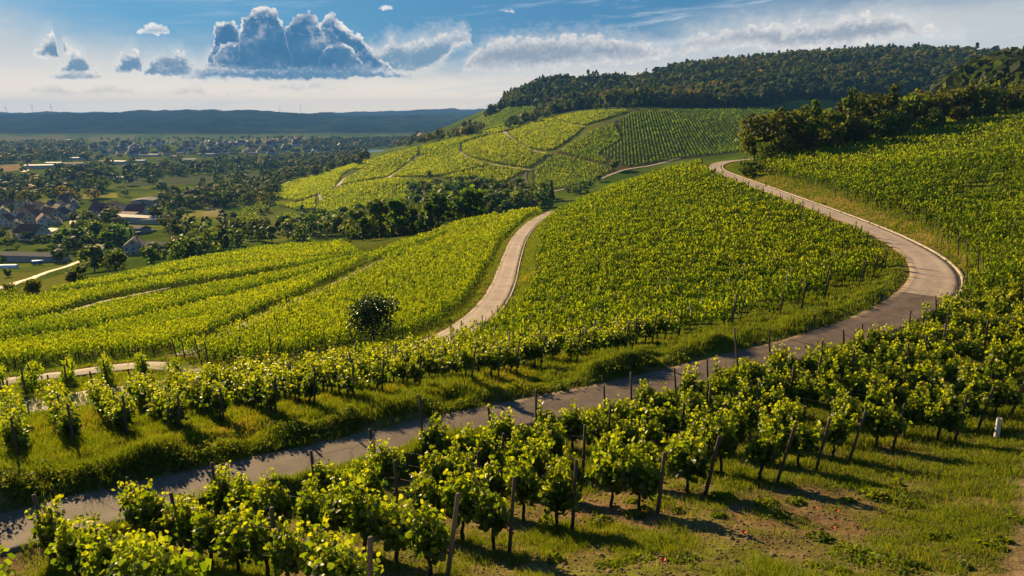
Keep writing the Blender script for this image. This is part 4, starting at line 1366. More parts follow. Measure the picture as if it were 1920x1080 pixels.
print('vine quads', len(me.polygons))
del VV, QQ, TT, MI

# ------------------------------------------------------------------ posts and wires
POSTS = []          # (distance, x, y, z, ang, zone, kind)
for f, (name, x, y, r, s, ang, tint, plant) in enumerate(ROWS):
    if name not in ('fore', 'mid', 'strip', 'below'):
        continue
    rng = random.Random(70 + f)
    for j in sorted(set(r)):
        k = np.nonzero(r == j)[0]
        k = k[np.argsort(s[k])]
        if len(k) < 3:
            continue
        d = np.array([cos(ang), sin(ang)])
        ends = [(x[k[0]] - d[0] * 0.55, y[k[0]] - d[1] * 0.55, -1), (x[k[-1]] + d[0] * 0.55, y[k[-1]] + d[1] * 0.55, 1)]
        for i in range(3, len(k) - 2, 4):
            ends.append(((x[k[i]] + x[k[i - 1]]) / 2, (y[k[i]] + y[k[i - 1]]) / 2, 0))
        for px, py, e in ends:
            pz = float(H(px, py))
            uu, vv_, dd = project(np.array(px), np.array(py), np.array(pz + 1))
            if -20 < uu < 1940 and vv_ < 1100 and dd < 190:
                POSTS.append((float(dd), px, py, pz, ang, name, e, j))
POSTS.sort()
PM = []
for k in range(5):
    rng = random.Random(k)
    mb = MB()
    r0 = 0.045 + 0.012 * rng.random()
    mb.tube([(0, 0, -0.4), (0.01 * rng.uniform(-1, 1), 0, 0.7), (0, 0.01 * rng.uniform(-1, 1), 1.5), (0, 0, 2.0)], [r0 * 1.1, r0, r0 * 0.95, r0 * 0.9], 9)
    PM.append(mb.mesh('vineyard_post', M['post']))
SM = MB().box(-0.022, 0.022, -0.03, 0.03, -0.4, 1.95).mesh('vineyard_post', M['stake'])
near_posts, rest_posts = POSTS[:230], POSTS[230:]
rng = random.Random(8)
count = {}
for dd, px, py, pz, ang, name, e, j in sorted(near_posts, key=lambda p: project(np.array(p[1]), np.array(p[2]), np.array(p[3]))[0]):
    metal = name == 'mid' and e == 0
    o = link('vineyard_post', SM if metal else rng.choice(PM), None, (px, py, pz), ang)
    tilt = 0.16 * e * (0.4 + 0.6 * rng.random()) + rng.uniform(-0.04, 0.04)
    o.rotation_euler = (rng.uniform(-0.05, 0.05), tilt, ang)
    o.scale = (1, 1, rng.uniform(0.95, 1.15))
    where = {'fore': 'in the foreground vineyard', 'mid': 'beyond the asphalt road', 'strip': 'in the vine strip by the gravel track', 'below': 'below the lower road'}[name]
    kind_ = ('grey metal stake' if metal else ('leaning timber end post' if e else 'upright timber post'))
    key = (where, kind_)
    count[key] = count.get(key, 0) + 1
    tag(o, f'{kind_} {where}, {nth(count[key])} from left', 'post', f'{kind_}s {where}')
mb = MB()
for dd, px, py, pz, ang, name, e, j in rest_posts:
    w = 0.035
    mb.box(px - w, px + w, py - w, py + w, pz - 0.2, pz + 1.9 + 0.2 * rng.random())
if rest_posts:
    tag(link('vineyard_posts', mb.mesh('vineyard_posts', M['post'])), 'small distant posts standing among the vine rows', 'posts', kind='stuff')

f = 0
name, x, y, r, s, ang, tint, plant = ROWS[0]
rows, mem = LAST_ROWS['fore']
d2 = np.array([cos(ang), sin(ang)])
n2_ = np.array([-d2[1], d2[0]])
for ri, j in enumerate(rows):
    k = np.nonzero(r == j)[0]
    ss = s[k]
    z0 = H(x[k], y[k])
    dmin = np.hypot(x[k], y[k]).min()
    if dmin > 34 or len(k) < 4:
        continue
    s0, s1 = ss.min() - 0.5, min(ss.max() + 0.5, ss.min() + 40)
    mb = MB()
    for h, off in ((1.05, 0.05), (1.55, -0.05)):
        n = max(6, int((s1 - s0) / 0.7))
        pts = []
        for i in range(n + 1):
            t = s0 + (s1 - s0) * i / n
            px, py = t * d2[0] + (j * 2.25 + off) * n2_[0], t * d2[1] + (j * 2.25 + off) * n2_[1]
            sag = 0.06 * abs(sin(pi * (t - s0) / 4.2))
            pts.append((px, py, float(H(px, py)) + h - sag))
        mb.tube(pts, 0.002, 4, False)
    tag(link('trellis_wire', mb.mesh('trellis_wire', M['wire'])), f'pair of thin trellis wires along the {nth(ri + 1)} foreground vine row from the left', 'wire', 'trellis wires of the foreground rows')


# ------------------------------------------------------------------ grass and weeds (uncountable)
def grass_patch(n, region, rng, rmax=95):
    """blades in loose tufts; region(x,y,u,v,r) -> chance of growing there"""
    out = []
    tot = 0
    while tot < n:
        k = 60000
        r = np.exp(rng.uniform(math.log(11.5), math.log(rmax), k))
        th = rng.uniform(-0.68, 0.68, k)
        x, y = r * np.sin(th), r * np.cos(th)
        z = H(x, y)
        u, v, d = project(x, y, z)
        p = region(x, y, u, v, r) * ((u > -30) & (u < 1950) & (v < 1120))
        ok = rng.random(k) < p
        out.append(np.stack([x[ok], y[ok], z[ok]], 1))
        tot += ok.sum()
        if len(out) > 60:
            break
    C = np.vstack(out)[:n]
    return C


def blades(C, rng, h, w, tint):
    n = len(C)
    a = rng.uniform(0, 2 * pi, n)
    lean = np.stack([np.cos(a), np.sin(a)], 1) * (h * rng.uniform(0.15, 0.75, n))[:, None]
    b = rng.uniform(0, 2 * pi, n)
    side = np.stack([np.cos(b), np.sin(b)], 1) * w[:, None]
    p0 = np.stack([C[:, 0] - side[:, 0], C[:, 1] - side[:, 1], C[:, 2] - 0.03], 1)
    p1 = np.stack([C[:, 0] + side[:, 0], C[:, 1] + side[:, 1], C[:, 2] - 0.03], 1)
    m1 = np.stack([C[:, 0] + side[:, 0] * 0.7 + lean[:, 0] * 0.4, C[:, 1] + side[:, 1] * 0.7 + lean[:, 1] * 0.4, C[:, 2] + h * 0.62], 1)
    m0 = np.stack([C[:, 0] - side[:, 0] * 0.7 + lean[:, 0] * 0.4, C[:, 1] - side[:, 1] * 0.7 + lean[:, 1] * 0.4, C[:, 2] + h * 0.62], 1)
    tp = np.stack([C[:, 0] + lean[:, 0], C[:, 1] + lean[:, 1], C[:, 2] + h], 1)
    V = np.stack([p0, p1, m1, m0, tp], 1).reshape(-1, 3)
    base_ = (np.arange(n) * 5)[:, None]
    return V, np.hstack([base_, base_ + 1, base_ + 2, base_ + 3]), np.hstack([base_ + 3, base_ + 2, base_ + 4]), np.repeat(tint, 5)


def tuft(x, y, s1, s2, seed):
    return np.clip(smooth_noise(x / s1, y / s1, seed) * 2.2 + smooth_noise(x / s2, y / s2, seed + 1) * 1.6 + 0.55, 0.0, 1)


FOREPOLY = [(-400, 1400), (-400, 1120), (0, 1045), (430, 965), (800, 880), (1200, 785), (1560, 690), (1800, 600), (2600, 560), (2600, 1400)]


def reg_verge(x, y, u, v, r):
    D = H(x, y, D_main)
    up = in_poly(u, v, FOREPOLY)
    far_side = (D > -0.12) & (D < 7.5) & ~up
    pool = (D > 0.12) & (r < 60) & ~up & (u < 700)
    vr = (D > 0.35) & (D < 5.2) & in_poly(u, v, [(1380, 330), (1440, 320), (1560, 360), (1720, 420), (1800, 470), (1850, 560), (1790, 580), (1795, 520), (1740, 460), (1640, 425), (1500, 370)])
    far_side = (far_side & (r < 110)) | vr
    low = (H(x, y, D_lower) > 0.2) & (H(x, y, D_lower) < 2.6)
    trk = (H(x, y, D_track) > 0.2) & (H(x, y, D_track) < 2.4)
    return np.where(far_side, 1.0, np.where(pool, 0.65, np.where(low | trk, 0.6, 0.0))) * np.where(D < 0.5, np.clip(0.35 + smooth_noise(x / 0.9, y / 0.9, 91) * 2.2, 0, 1), 1.0) * np.where(D < 0, 0.35, 1)


def reg_fore(x, y, u, v, r):
    D = H(x, y, D_main)
    up = in_poly(u, v, FOREPOLY) & (D > 0.15)
    t = tuft(x, y, 2.6, 0.7, 61)
    path_ = np.abs((x - 11.6) * 0.77 - (y - 13.3) * 0.64)
    return np.where(up & (r < 48), np.clip(t * 1.35 - 0.22 + np.clip((x - 9) / 16, -0.15, 0.45), 0.015, 1), 0) * np.where(path_ < 0.7, 0.1, 1)


rng = np.random.default_rng(77)
VV, Q4, T3, TT = [], [], [], []
base = 0
for n, reg, h0, h1, seed, dryb in ((250000, reg_verge, 0.12, 0.36, 1, 0.02), (190000, reg_fore, 0.06, 0.24, 2, 0.06)):
    K_ = 9
    T0 = grass_patch(n // K_, reg, rng, 190 if reg is reg_verge else 50)
    tall = np.repeat(np.exp(rng.normal(0, 0.25, len(T0))), K_)
    C = np.repeat(T0, K_, 0)
    r = np.hypot(C[:, 0], C[:, 1])
    sp = 0.05 + 0.003 * r
    C[:, 0] += rng.normal(0, 1, len(C)) * sp
    C[:, 1] += rng.normal(0, 1, len(C)) * sp
    ok = H(C[:, 0], C[:, 1], D_main) > -0.12
    C, tall = C[ok], tall[ok]
    C[:, 2] = H(C[:, 0], C[:, 1])
    r = np.hypot(C[:, 0], C[:, 1])
    lump = np.clip(0.5 + smooth_noise(C[:, 0] / 1.5, C[:, 1] / 1.5, 71 + seed) * 1.5 + smooth_noise(C[:, 0] / 5, C[:, 1] / 5, 72 + seed) * 1.0, 0.05, 1.2)
    h = (h0 + (h1 - h0) * lump) * rng.uniform(0.6, 1.25, len(C)) * tall
    w = np.clip(0.00042 * r, 0.006, 0.07) * rng.uniform(0.7, 1.3, len(C))
    dry = np.clip(smooth_noise(C[:, 0] / 3.0, C[:, 1] / 3.0, 81) * 1.3 + smooth_noise(C[:, 0] / 11.0, C[:, 1] / 11.0, 82) * 0.9 - 0.1, 0, 0.55)
    tn = np.clip(0.30 + dryb + dry + rng.normal(0, 0.14, len(C)) + (rng.random(len(C)) < 0.07) * 0.4, 0, 1)
    V, a, b, t = blades(C, rng, h, w, tn)
    VV.append(V); Q4.append(a + base); T3.append(b + base); TT.append(t)
    base += len(V)
me = mesh_np('grass', np.vstack(VV), [np.vstack(Q4), np.vstack(T3)], M['grass'], attrs={'tint': np.concatenate(TT)})
tag(link('grass', me), 'tufted green and dry grass on the verges and between the vines', 'grass', kind='stuff')

# broad-leaved weeds and small shrubs on the verge: shaded green lumps
C, S, T = [], [], []
rngw = np.random.default_rng(5)
spots = []
_wr = random.Random(17)
EXTRA = []
for _ in range(60):
    _u = _wr.uniform(0, 1640)
    _t = float(np.interp(_u, [0, 300, 600, 1000, 1400, 1640], [945, 898, 840, 752, 662, 598]))
    EXTRA.append((_u, _t - _wr.uniform(0, 55) * (1.25 - _u / 2400), _wr.uniform(0.25, 0.8), _wr.uniform(0.18, 0.5)))
for _ in range(60):
    EXTRA.append((_wr.uniform(1000, 1915), _wr.uniform(880, 1075), _wr.uniform(0.15, 0.45), _wr.uniform(0.08, 0.22)))
for u, v, w_, h_ in EXTRA + list(((1040, 752, 1.2, 0.7), (1100, 735, 1.4, 0.8), (1170, 718, 1.6, 0.9), (1220, 700, 1.4, 0.7), (900, 780, 1.2, 0.6), (820, 800, 1.3, 0.6), (700, 830, 1.2, 0.6), (610, 845, 1.5, 0.7), (400, 868, 1.5, 0.7), (330, 875, 1.2, 0.5),
                     (285, 990, 0.5, 0.45), (315, 985, 0.5, 0.5), (345, 975, 0.45, 0.55), (20, 905, 1.4, 0.6), (130, 900, 1.0, 0.45), (500, 860, 1.1, 0.5), (1330, 690, 1.2, 0.5), (1500, 640, 1.2, 0.5), (1660, 1062, 0.7, 0.35), (1600, 1045, 0.5, 0.3))):
    x, y, z = ground_at(u, v)
    n = int(420 * w_ * (1 if w_ > 0.8 else 0.7))
    a = rngw.uniform(0, 2 * pi, n)
    rr = np.sqrt(rngw.random(n)) * w_
    hh = h_ * (1 - (rr / w_) ** 2) * rngw.random(n) ** 0.5
    px, py = x + rr * np.cos(a), y + rr * np.sin(a)
    C.append(np.stack([px, py, H(px, py) + hh], 1))
    S.append(rngw.uniform(0.05, 0.13, n))
    T.append(np.clip(_wr.uniform(0.08, 0.3) + 0.35 * hh / h_ + rngw.normal(0, 0.1, n), 0, 1))
C, S, T = np.vstack(C), np.concatenate(S), np.concatenate(T)
_k = H(C[:, 0], C[:, 1], D_main) > 0.15
C, S, T = C[_k], S[_k], T[_k]
V, q, tn = leaf_cloud(C, np.stack([rngw.normal(0, 0.6, len(C)), rngw.normal(0, 0.6, len(C)), rngw.uniform(0.2, 1.2, len(C))], 1), S, rngw, tint=T)
tag(link('weeds', mesh_np('weeds', V, q, M['grass'], attrs={'tint': tn})), 'low leafy weeds along the road edges', 'weeds', kind='stuff')

# dry clods and cut shoots on the bare soil
C = grass_patch(9000, lambda x, y, u, v, r: np.where(in_poly(u, v, FOREPOLY) & (H(x, y, D_main) > 0.2) & (r < 30), 0.6, 0), rngw)
S = rngw.uniform(0.015, 0.055, len(C)) * np.where(rngw.random(len(C)) < 0.06, 2.0, 1)
oct_ = np.array([(1, 0, 0), (0, 1, 0), (-1, 0, 0), (0, -1, 0), (0, 0, 0.7), (0, 0, -0.7)])
P_ = oct_[None] * S[:, None, None] * rngw.uniform(0.6, 1.3, (len(C), 6, 1)) + C[:, None] + np.array([0, 0, 0.005])
tri = np.array([(0, 1, 4), (1, 2, 4), (2, 3, 4), (3, 0, 4), (1, 0, 5), (2, 1, 5), (3, 2, 5), (0, 3, 5)])
q = (tri[None] + (np.arange(len(C)) * 6)[:, None, None]).reshape(-1, 3)
tag(link('soil_clods', mesh_np('soil_clods', P_.reshape(-1, 3), q, plain('crumbled soil', (0.17, 0.11, 0.062), 0.95, 0.35, 4))), 'crumbly brown clods of soil under the foreground vines', 'soil', kind='stuff')

# poppies
for (u, v), lab in (((1527, 972), 'red poppy highest of the poppies on the bank'), ((1559, 1012), 'red poppy beside the bare earth patch'), ((1393, 1020), 'red poppy leftmost on the shaded bank'), ((1566, 978), 'small dark red poppy right of the highest one'), ((1241, 1074), 'orange poppy by the bottom edge of the picture')):
    x, y, z = ground_at(u, v)
    p = link('poppy', None, None, (x, y, z), u * 0.1)
    tag(p, lab, 'flower', 'poppies in the grass')
    link('stem', MB().tube([(0, 0, -0.02), (0.01, 0.0, 0.16), (0.0, 0.01, 0.30)], 0.004, 5).mesh('stem', M['grass']), p)
    mb = MB()
    for k in range(4):
        a = k * pi / 2
        pts = [(0.0, 0.01, 0.29)]
        for t in (-0.75, -0.3, 0.3, 0.75):
            rr = 0.062 - 0.012 * abs(t)
            pts.append((rr * cos(a + t), 0.01 + rr * sin(a + t), 0.33 + 0.012 * cos(3 * t)))
        mb.poly(pts)
    link('petals', mb.mesh('petals', M['poppy']), p)

# pale plant guard by a post
x, y, z = ground_at(1868, 822)
mb = MB()
for s in range(14):
    a0, a1 = 2 * pi * s / 14, 2 * pi * (s + 1) / 14
    mb.poly([(0.10 * cos(a0), 0.10 * sin(a0), -0.1), (0.10 * cos(a1), 0.10 * sin(a1), -0.1), (0.09 * cos(a1), 0.09 * sin(a1), 0.86), (0.09 * cos(a0), 0.09 * sin(a0), 0.86)])
    mb.poly([(0.078 * cos(a0), 0.078 * sin(a0), 0.3), (0.078 * cos(a0), 0.078 * sin(a0), 0.86), (0.078 * cos(a1), 0.078 * sin(a1), 0.86), (0.078 * cos(a1), 0.078 * sin(a1), 0.3)])
    mb.poly([(0.09 * cos(a0), 0.09 * sin(a0), 0.86), (0.09 * cos(a1), 0.09 * sin(a1), 0.86), (0.078 * cos(a1), 0.078 * sin(a1), 0.86), (0.078 * cos(a0), 0.078 * sin(a0), 0.86)])
g_ = link('plant_guard', mb.mesh('plant_guard', M['tube']), None, (x, y, z))
g_.rotation_euler = (0.03, -0.05, 0)
tag(g_, 'white plastic plant guard tube standing beside a leaning timber post', 'plant guard')


# ------------------------------------------------------------------ trees
def crown_cloud(rng, W, Hh, n, size, lumps=10, shape='round', base_=0.0):
    """leaf cards spread through the lumps of a crown of width W, height Hh"""
    cs, rs = [], []
    for i in range(lumps):
        if shape == 'cone':
            t = rng.uniform(0, 1)
            rr = (1 - t) * 0.5 * W * rng.uniform(0.2, 0.8)
            a = rng.uniform(0, 2 * pi)
            cs.append((rr * cos(a), rr * sin(a), base_ + Hh * (0.08 + 0.86 * t)))
            rs.append(W * (0.30 - 0.20 * t) * rng.uniform(0.8, 1.2))
        else:
            a = rng.uniform(0, 2 * pi)
            zz = rng.uniform(-0.75, 0.80)
            rr = math.sqrt(max(0, 1 - zz * zz)) * rng.uniform(0.35, 0.72)
            cs.append((rr * cos(a) * W * 0.5, rr * sin(a) * W * 0.5, base_ + Hh * (0.5 + 0.40 * zz)))
            rs.append(W * rng.uniform(0.17, 0.29))
    cs, rs = np.array(cs), np.array(rs)
    wgt = rs ** 2 / (rs ** 2).sum()
    own = rng.choice(lumps, n, p=wgt)
    d = rng.normal(0, 1, (n, 3))
    d /= np.linalg.norm(d, axis=1, keepdims=True)
    rad = rs[own] * rng.uniform(0.25, 1.08, n) ** 0.55
    C = cs[own] + d * rad[:, None] * np.array([1, 1, 0.8])
    C[:, 2] = np.maximum(C[:, 2], base_ + 0.02 * Hh)
    Nn = d + rng.normal(0, 0.55, (n, 3)) + np.array([0, 0, 0.25])
    tn = np.clip(0.35 + 0.22 * rng.normal(0, 1, lumps)[own] * 0.6 + rng.normal(0, 0.16, n) + 0.12 * d[:, 2], 0, 1)
    return C, Nn, size * rng.uniform(0.6, 1.3, n), tn


def make_tree_meshes(kind, k, W, Hh, n, size, mat, shape='round', trunk_h=0.25, lumps=10):
    rng = np.random.default_rng(500 + k + len(kind) * 31)
    C, Nn, S, T = crown_cloud(rng, W, Hh * (1 - trunk_h * 0.6), n, size, lumps, shape, Hh * trunk_h * 0.6)
    V, q, tn = leaf_cloud(C, Nn, S, rng, LEAF4, LEAF4Q, T)
    crown = mesh_np('crown', V, q, mat, attrs={'tint': tn})
    mb = MB()
    rr = Hh * 0.022
    top = Hh * (0.92 if shape == 'cone' else 0.62)
    mb.tube([(0, 0, -0.6), (rng.normal(0, rr), rng.normal(0, rr), top * 0.5), (0, 0, top)], [rr * 1.35, rr, rr * 0.3], 7, False)
    if shape != 'cone':
        for i in range(5):
            a = rng.uniform(0, 2 * pi)
            h0 = Hh * rng.uniform(0.25, 0.5)
            mb.tube([(0, 0, h0), (W * 0.16 * cos(a), W * 0.16 * sin(a), h0 + Hh * 0.14), (W * 0.34 * cos(a), W * 0.34 * sin(a), h0 + Hh * 0.25)], [rr * 0.55, rr * 0.4, rr * 0.15], 5, False)
    return crown, mb.mesh('trunk', M['bark'], True)


def unit_trees(kind, n_var, n, size, mat, shape='round', w=1.0, trunk=0.2, lumps=10):
    return [make_tree_meshes(kind, k, w * (0.88 + 0.06 * k), 1.0, n, size, mat, shape, trunk, lumps) for k in range(n_var)]


U_ROUND = unit_trees('round tree', 6, 420, 0.105, M['tree'], w=0.86, trunk=0.12, lumps=12)
U_BUSH = unit_trees('bush', 4, 260, 0.13, M['tree'], w=1.35, trunk=0.05, lumps=9)
U_TALL = unit_trees('tall tree', 4, 380, 0.09, M['tree'], w=0.46, trunk=0.10, lumps=12)
U_PINE = unit_trees('pine', 5, 900, 0.062, M['pine'], 'cone', w=0.66, trunk=0.1, lumps=26)
U_SCRUB = unit_trees('scrub tree', 5, 900, 0.064, M['pine'], w=0.95, trunk=0.12, lumps=18)
U_SPRUCE = unit_trees('spruce', 3, 260, 0.09, M['tree'], 'cone', w=0.42, trunk=0.08, lumps=18)
KINDS = {'round': ('tree', U_ROUND), 'bush': ('shrub', U_BUSH), 'tall': ('tree', U_TALL), 'pine': ('conifer', U_PINE), 'scrub': ('scrub_tree', U_SCRUB), 'spruce': ('conifer', U_SPRUCE)}
TREES = []      # (kind, x, y, height, width factor, label, group)
trng = random.Random(42)
WOODED = set()
CLEAR_VIEW = [(254, 476, 24), (43, 490, 36), (275, 384, 26), (262, 417, 28), (258, 436, 22), (60, 410, 75), (500, 400, 30), (380, 400, 40)]      # nothing grows just in front of these


def tree_at(kind, u, v, hpx, label, group, rmin=40, wf=1.0):
    """a tree whose foot is seen at (u,v) and that stands hpx picture points high"""
    x, y, z = ground_at(u, v, rmin)
    dep = float(project(np.array(x), np.array(y), np.array(z))[2])
    TREES.append((kind, x, y, hpx * dep / F / CP, wf, label, group))


def tree_top(kind, u, vtop, Y, label, group, wf=1.0):
    """a tree at forward distance Y whose top reaches the picture height vtop"""
    x, y, zt = world_pt(u, vtop, Y=Y)
    g = float(H(x, y))
    TREES.append((kind, x, y, max(2.5, zt + CAMZ - g), wf, label, group))


def wood(kinds, poly, rmin, rmax, spacing, hgt, name, group, rng=None, grow=0.25):
    """trees filling a stretch of wood, at least spacing apart"""
    rng = rng or trng
    pp = plan_poly(poly, rmin, rmax, 3)
    lo, hi = pp.min(0), pp.max(0)
    got = []
    tries = int((hi - lo).prod() / spacing ** 2 * 6)
    for _ in range(min(tries, 6000)):
        x, y = rng.uniform(lo[0], hi[0]), rng.uniform(lo[1], hi[1])
        if not in_poly(np.array([x]), np.array([y]), pp)[0]:
            continue
        if any((x - a) ** 2 + (y - b) ** 2 < spacing ** 2 for a, b in got):
            continue
        got.append((x, y))
    for x, y in got:
        fu, fv, _f = project(np.array(x), np.array(y), H(x, y))
        if any(abs(fu - a) < w and b - 3 < fv < b + 30 for a, b, w in CLEAR_VIEW):
            continue
        TREES.append((rng.choice(kinds), x, y, hgt * rng.uniform(1 - grow, 1 + grow), rng.uniform(0.9, 1.15), name, group))
        WOODED.add(len(TREES) - 1)
    return len(got)


# the clump of conifers and scrub above the right vineyard
G = 'trees above the right vineyard'
for u, v, h, k in ((1418, 304, 62, 'scrub'), (1435, 298, 92, 'scrub'), (1455, 290, 80, 'pine'), (1470, 286, 96, 'scrub'), (1492, 278, 74, 'pine'), (1510, 274, 80, 'pine'), (1530, 268, 85, 'pine'), (1440, 303, 40, 'scrub'), (1475, 292, 45, 'scrub'),
                   (1552, 262, 70, 'scrub'), (1575, 256, 68, 'pine'), (1600, 250, 88, 'pine'), (1625, 245, 78, 'scrub'), (1650, 240, 72, 'scrub'), (1678, 234, 78, 'pine'), (1705, 230, 66, 'scrub'), (1730, 226, 62, 'scrub'),
                   (1560, 266, 40, 'scrub'), (1610, 254, 42, 'scrub'), (1660, 242, 40, 'scrub'), (1755, 222, 56, 'scrub'), (1780, 218, 64, 'scrub'), (1805, 214, 62, 'scrub'), (1820, 212, 58, 'pine'), (1845, 210, 52, 'scrub'), (1872, 208, 56, 'scrub'), (1900, 206, 54, 'scrub'), (1925, 204, 60, 'scrub'), (1955, 202, 62, 'scrub'), (1990, 200, 64, 'scrub'),
                   (1700, 236, 32, 'scrub'), (1750, 228, 30, 'scrub'), (1800, 220, 28, 'scrub'), (1860, 213, 26, 'scrub'), (1905, 210, 28, 'scrub'), (1520, 275, 40, 'scrub')):
    tree_top(k, u, v - h, float(np.interp(u, [1405, 1460, 1550, 1700, 1850, 1990], [150, 160, 178, 200, 222, 240])) + (8 if h > 60 else 0) - (6 if h < 46 else 0), {'pine': 'pointed yellow-green conifer above the right vineyard', 'scrub': 'bushy olive-green tree above the right vineyard'}[k], G)
for u, v, h in ((1405, 318, 20), (1425, 318, 24), (1448, 312, 20), (1475, 303, 18)):
    tree_top('bush', u, v - h, 138.0 + (u - 1405) * 0.2, 'low green shrub at the foot of the right-hand trees', 'shrubs at the end of the concrete road')

# single trees that stand apart
for k, u, v, h, lab in (('round', 807, 336, 16, 'small dark tree alone on the vineyard hill'), ('round', 1149, 322, 26, 'pale green tree beside the lane behind the spur'), ('round', 1122, 342, 14, 'small tree beside the lane bend'), ('bush', 1100, 360, 24, 'wide shrub left of the lane in the hollow'),
                        ('bush', 1080, 364, 18, 'low dark shrub at the end of the hollow'), ('bush', 1065, 360, 14, 'small dark shrub at the ravine lane'), ('round', 653, 464, 16, 'small round tree at the top corner of the lower vineyard'), ('round', 178, 510, 52, 'big round green tree beside the meadow lane'),
                        ('round', 150, 536, 40, 'dark tree at the corner of the left vineyard'), ('scrub', 62, 560, 42, 'loose olive-green tree at the left vineyard edge'), ('scrub', 20, 556, 26, 'low olive shrub at the far left vineyard edge'), ('round', 15, 520, 18, 'small bare tree in the meadow'),
                        ('spruce', 318, 416, 34, 'dark spruce beside the striped fields'), ('spruce', 560, 352 + 88, 18, 'small pointed conifer among the valley trees'), ('tall', 672, 398, 10, 'small cypress-like tree on the hill foot'), ('tall', 688, 397, 10, 'second small cypress-like tree on the hill foot'),
                        ('round', 566, 395, 12, 'round bush at the upper edge of the small orchard'), ('bush', 590, 400, 12, 'wide bush above the small orchard'), ('round', 566, 425, 14, 'lone tree in the small orchard'), ('bush', 530, 425, 14, 'dark bush at the orchard corner'), ('bush', 500, 398, 10, 'bush by the striped vineyard corner'),
                        ('round', 490, 402, 12, 'tree on the right of the striped vineyard'), ('round', 435, 418, 22, 'dark tree on the left of the striped vineyard'), ('round', 420, 412, 20, 'dark tree beside the tan field'), ('round', 445, 416, 18, 'dark tree at the bottom of the tan field')):
    TREES_n = len(TREES)
    tree_at(k, u, v, h, lab, None, 150)
G = 'trees on the wooded shelf of the hill'
wood(['round', 'bush'], [(838, 256), (900, 238), (905, 246), (850, 262)], 880, 1900, 15, 11, 'dark tree in the hedge on the far hillside', 'hedge trees on the far hillside')
wood(['round', 'bush'], [(940, 242), (1010, 216), (1045, 212), (1030, 222), (985, 236), (950, 246)], 850, 1500, 14, 11, 'green tree on the saddle between the two hills', 'trees on the saddle')
wood(['round', 'bush'], [(1090, 206), (1150, 198), (1200, 196), (1190, 206), (1120, 210)], 800, 1200, 12, 9, 'tree at the top edge of the vineyard hill', 'trees at the top edge of the vineyards')
wood(['round', 'round', 'spruce', 'bush'], [(770, 372), (800, 362), (850, 358), (900, 356), (960, 362), (1010, 368), (1035, 380), (960, 388), (900, 390), (830, 388), (785, 384)], 380, 800, 8.5, 13, 'dark tree in the ravine wood', 'trees of the ravine wood')
wood(['round', 'round', 'tall', 'bush'], [(620, 432), (670, 415), (760, 404), (860, 396), (960, 392), (1020, 392), (960, 405), (880, 424), (800, 446), (740, 464), (700, 474), (672, 468), (664, 450)], 230, 640, 8.5, 12, 'leafy tree in the wood strip behind the near spur', 'trees behind the near spur')
wood(['round', 'bush', 'tall'], [(395, 462), (440, 446), (490, 438), (560, 430), (620, 422), (650, 440), (620, 452), (540, 456), (480, 460), (430, 470)], 240, 640, 11, 11, 'green tree in the line above the lower vineyard', 'trees above the lower vineyard')
wood(['round', 'round', 'bush'], [(290, 392), (330, 378), (420, 366), (500, 350), (522, 362), (505, 378), (460, 386), (400, 390), (330, 396)], 450, 1200, 12, 15, 'dark tree in the riverside wood', 'trees of the riverside wood')
wood(['round', 'bush', 'tall'], [(305, 428), (360, 408), (430, 424), (450, 446), (400, 456), (320, 452)], 330, 800, 13, 11, 'garden tree east of the village', 'garden trees east of the village')
wood(['round', 'bush', 'tall'], [(110, 470), (150, 444), (215, 440), (235, 455), (215, 480), (150, 484)], 300, 800, 12, 13, 'dark green tree below the village', 'trees below the village')
wood(['round', 'bush', 'spruce'], [(130, 420), (200, 400), (235, 420), (235, 440), (180, 440)], 350, 900, 15, 11, 'village tree between the houses', 'village trees')
wood(['round', 'bush'], [(0, 448), (60, 444), (110, 462), (60, 470), (0, 466)], 300, 800, 15, 9, 'tree between the left-hand houses', 'trees by the left houses')
wood(['round', 'bush'], [(0, 496), (60, 492), (110, 482), (130, 490), (60, 504), (0, 508)], 250, 700, 10, 8, 'hedge tree along the meadow', 'hedge trees along the meadow')
wood(['round', 'bush'], [(190, 505), (250, 492), (310, 478), (340, 490), (300, 496), (215, 516)], 220, 600, 9, 8, 'tree at the foot of the left vineyard', 'trees at the foot of the left vineyard')
wood(['round', 'bush', 'tall'], [(325, 480), (350, 468), (385, 458), (392, 470), (350, 488)], 220, 600, 7, 10, 'dark tree at the corner of the lower vineyard', 'trees at the corner of the lower vineyard')
print('trees', len(TREES))
N_TREE = 296
dist = [math.hypot(t[1], t[2]) / t[3] * (1 if i in WOODED else 1e-3) for i, t in enumerate(TREES)]
order = sorted(range(len(TREES)), key=lambda i: dist[i])
singles, others = order[:N_TREE], order[N_TREE:]
groups = {}
for i in singles:
    x, y = TREES[i][1], TREES[i][2]
    u = float(project(np.array(x), np.array(y), np.array(float(H(x, y))))[0])
    groups.setdefault(TREES[i][5], []).append((u, i))
for lab, mem in groups.items():
    mem.sort()
    for q_, (u, i) in enumerate(mem):
        kind, x, y, h, wf, _, grp = TREES[i]
        nm, var = KINDS[kind]
        crown, trunk = trng.choice(var)
        o = link(nm, None, None, (x, y, float(H(x, y))), trng.uniform(0, 6.28), (h * wf, h * wf, h))
        text = lab if len(mem) == 1 else f'{lab}, {nth(q_ + 1)} from the left'
        tag(o, text, {'tree': 'tree', 'shrub': 'shrub', 'conifer': 'conifer', 'scrub_tree': 'tree'}[nm], grp)
        link('trunk', trunk, o)
        link('crown', crown, o)

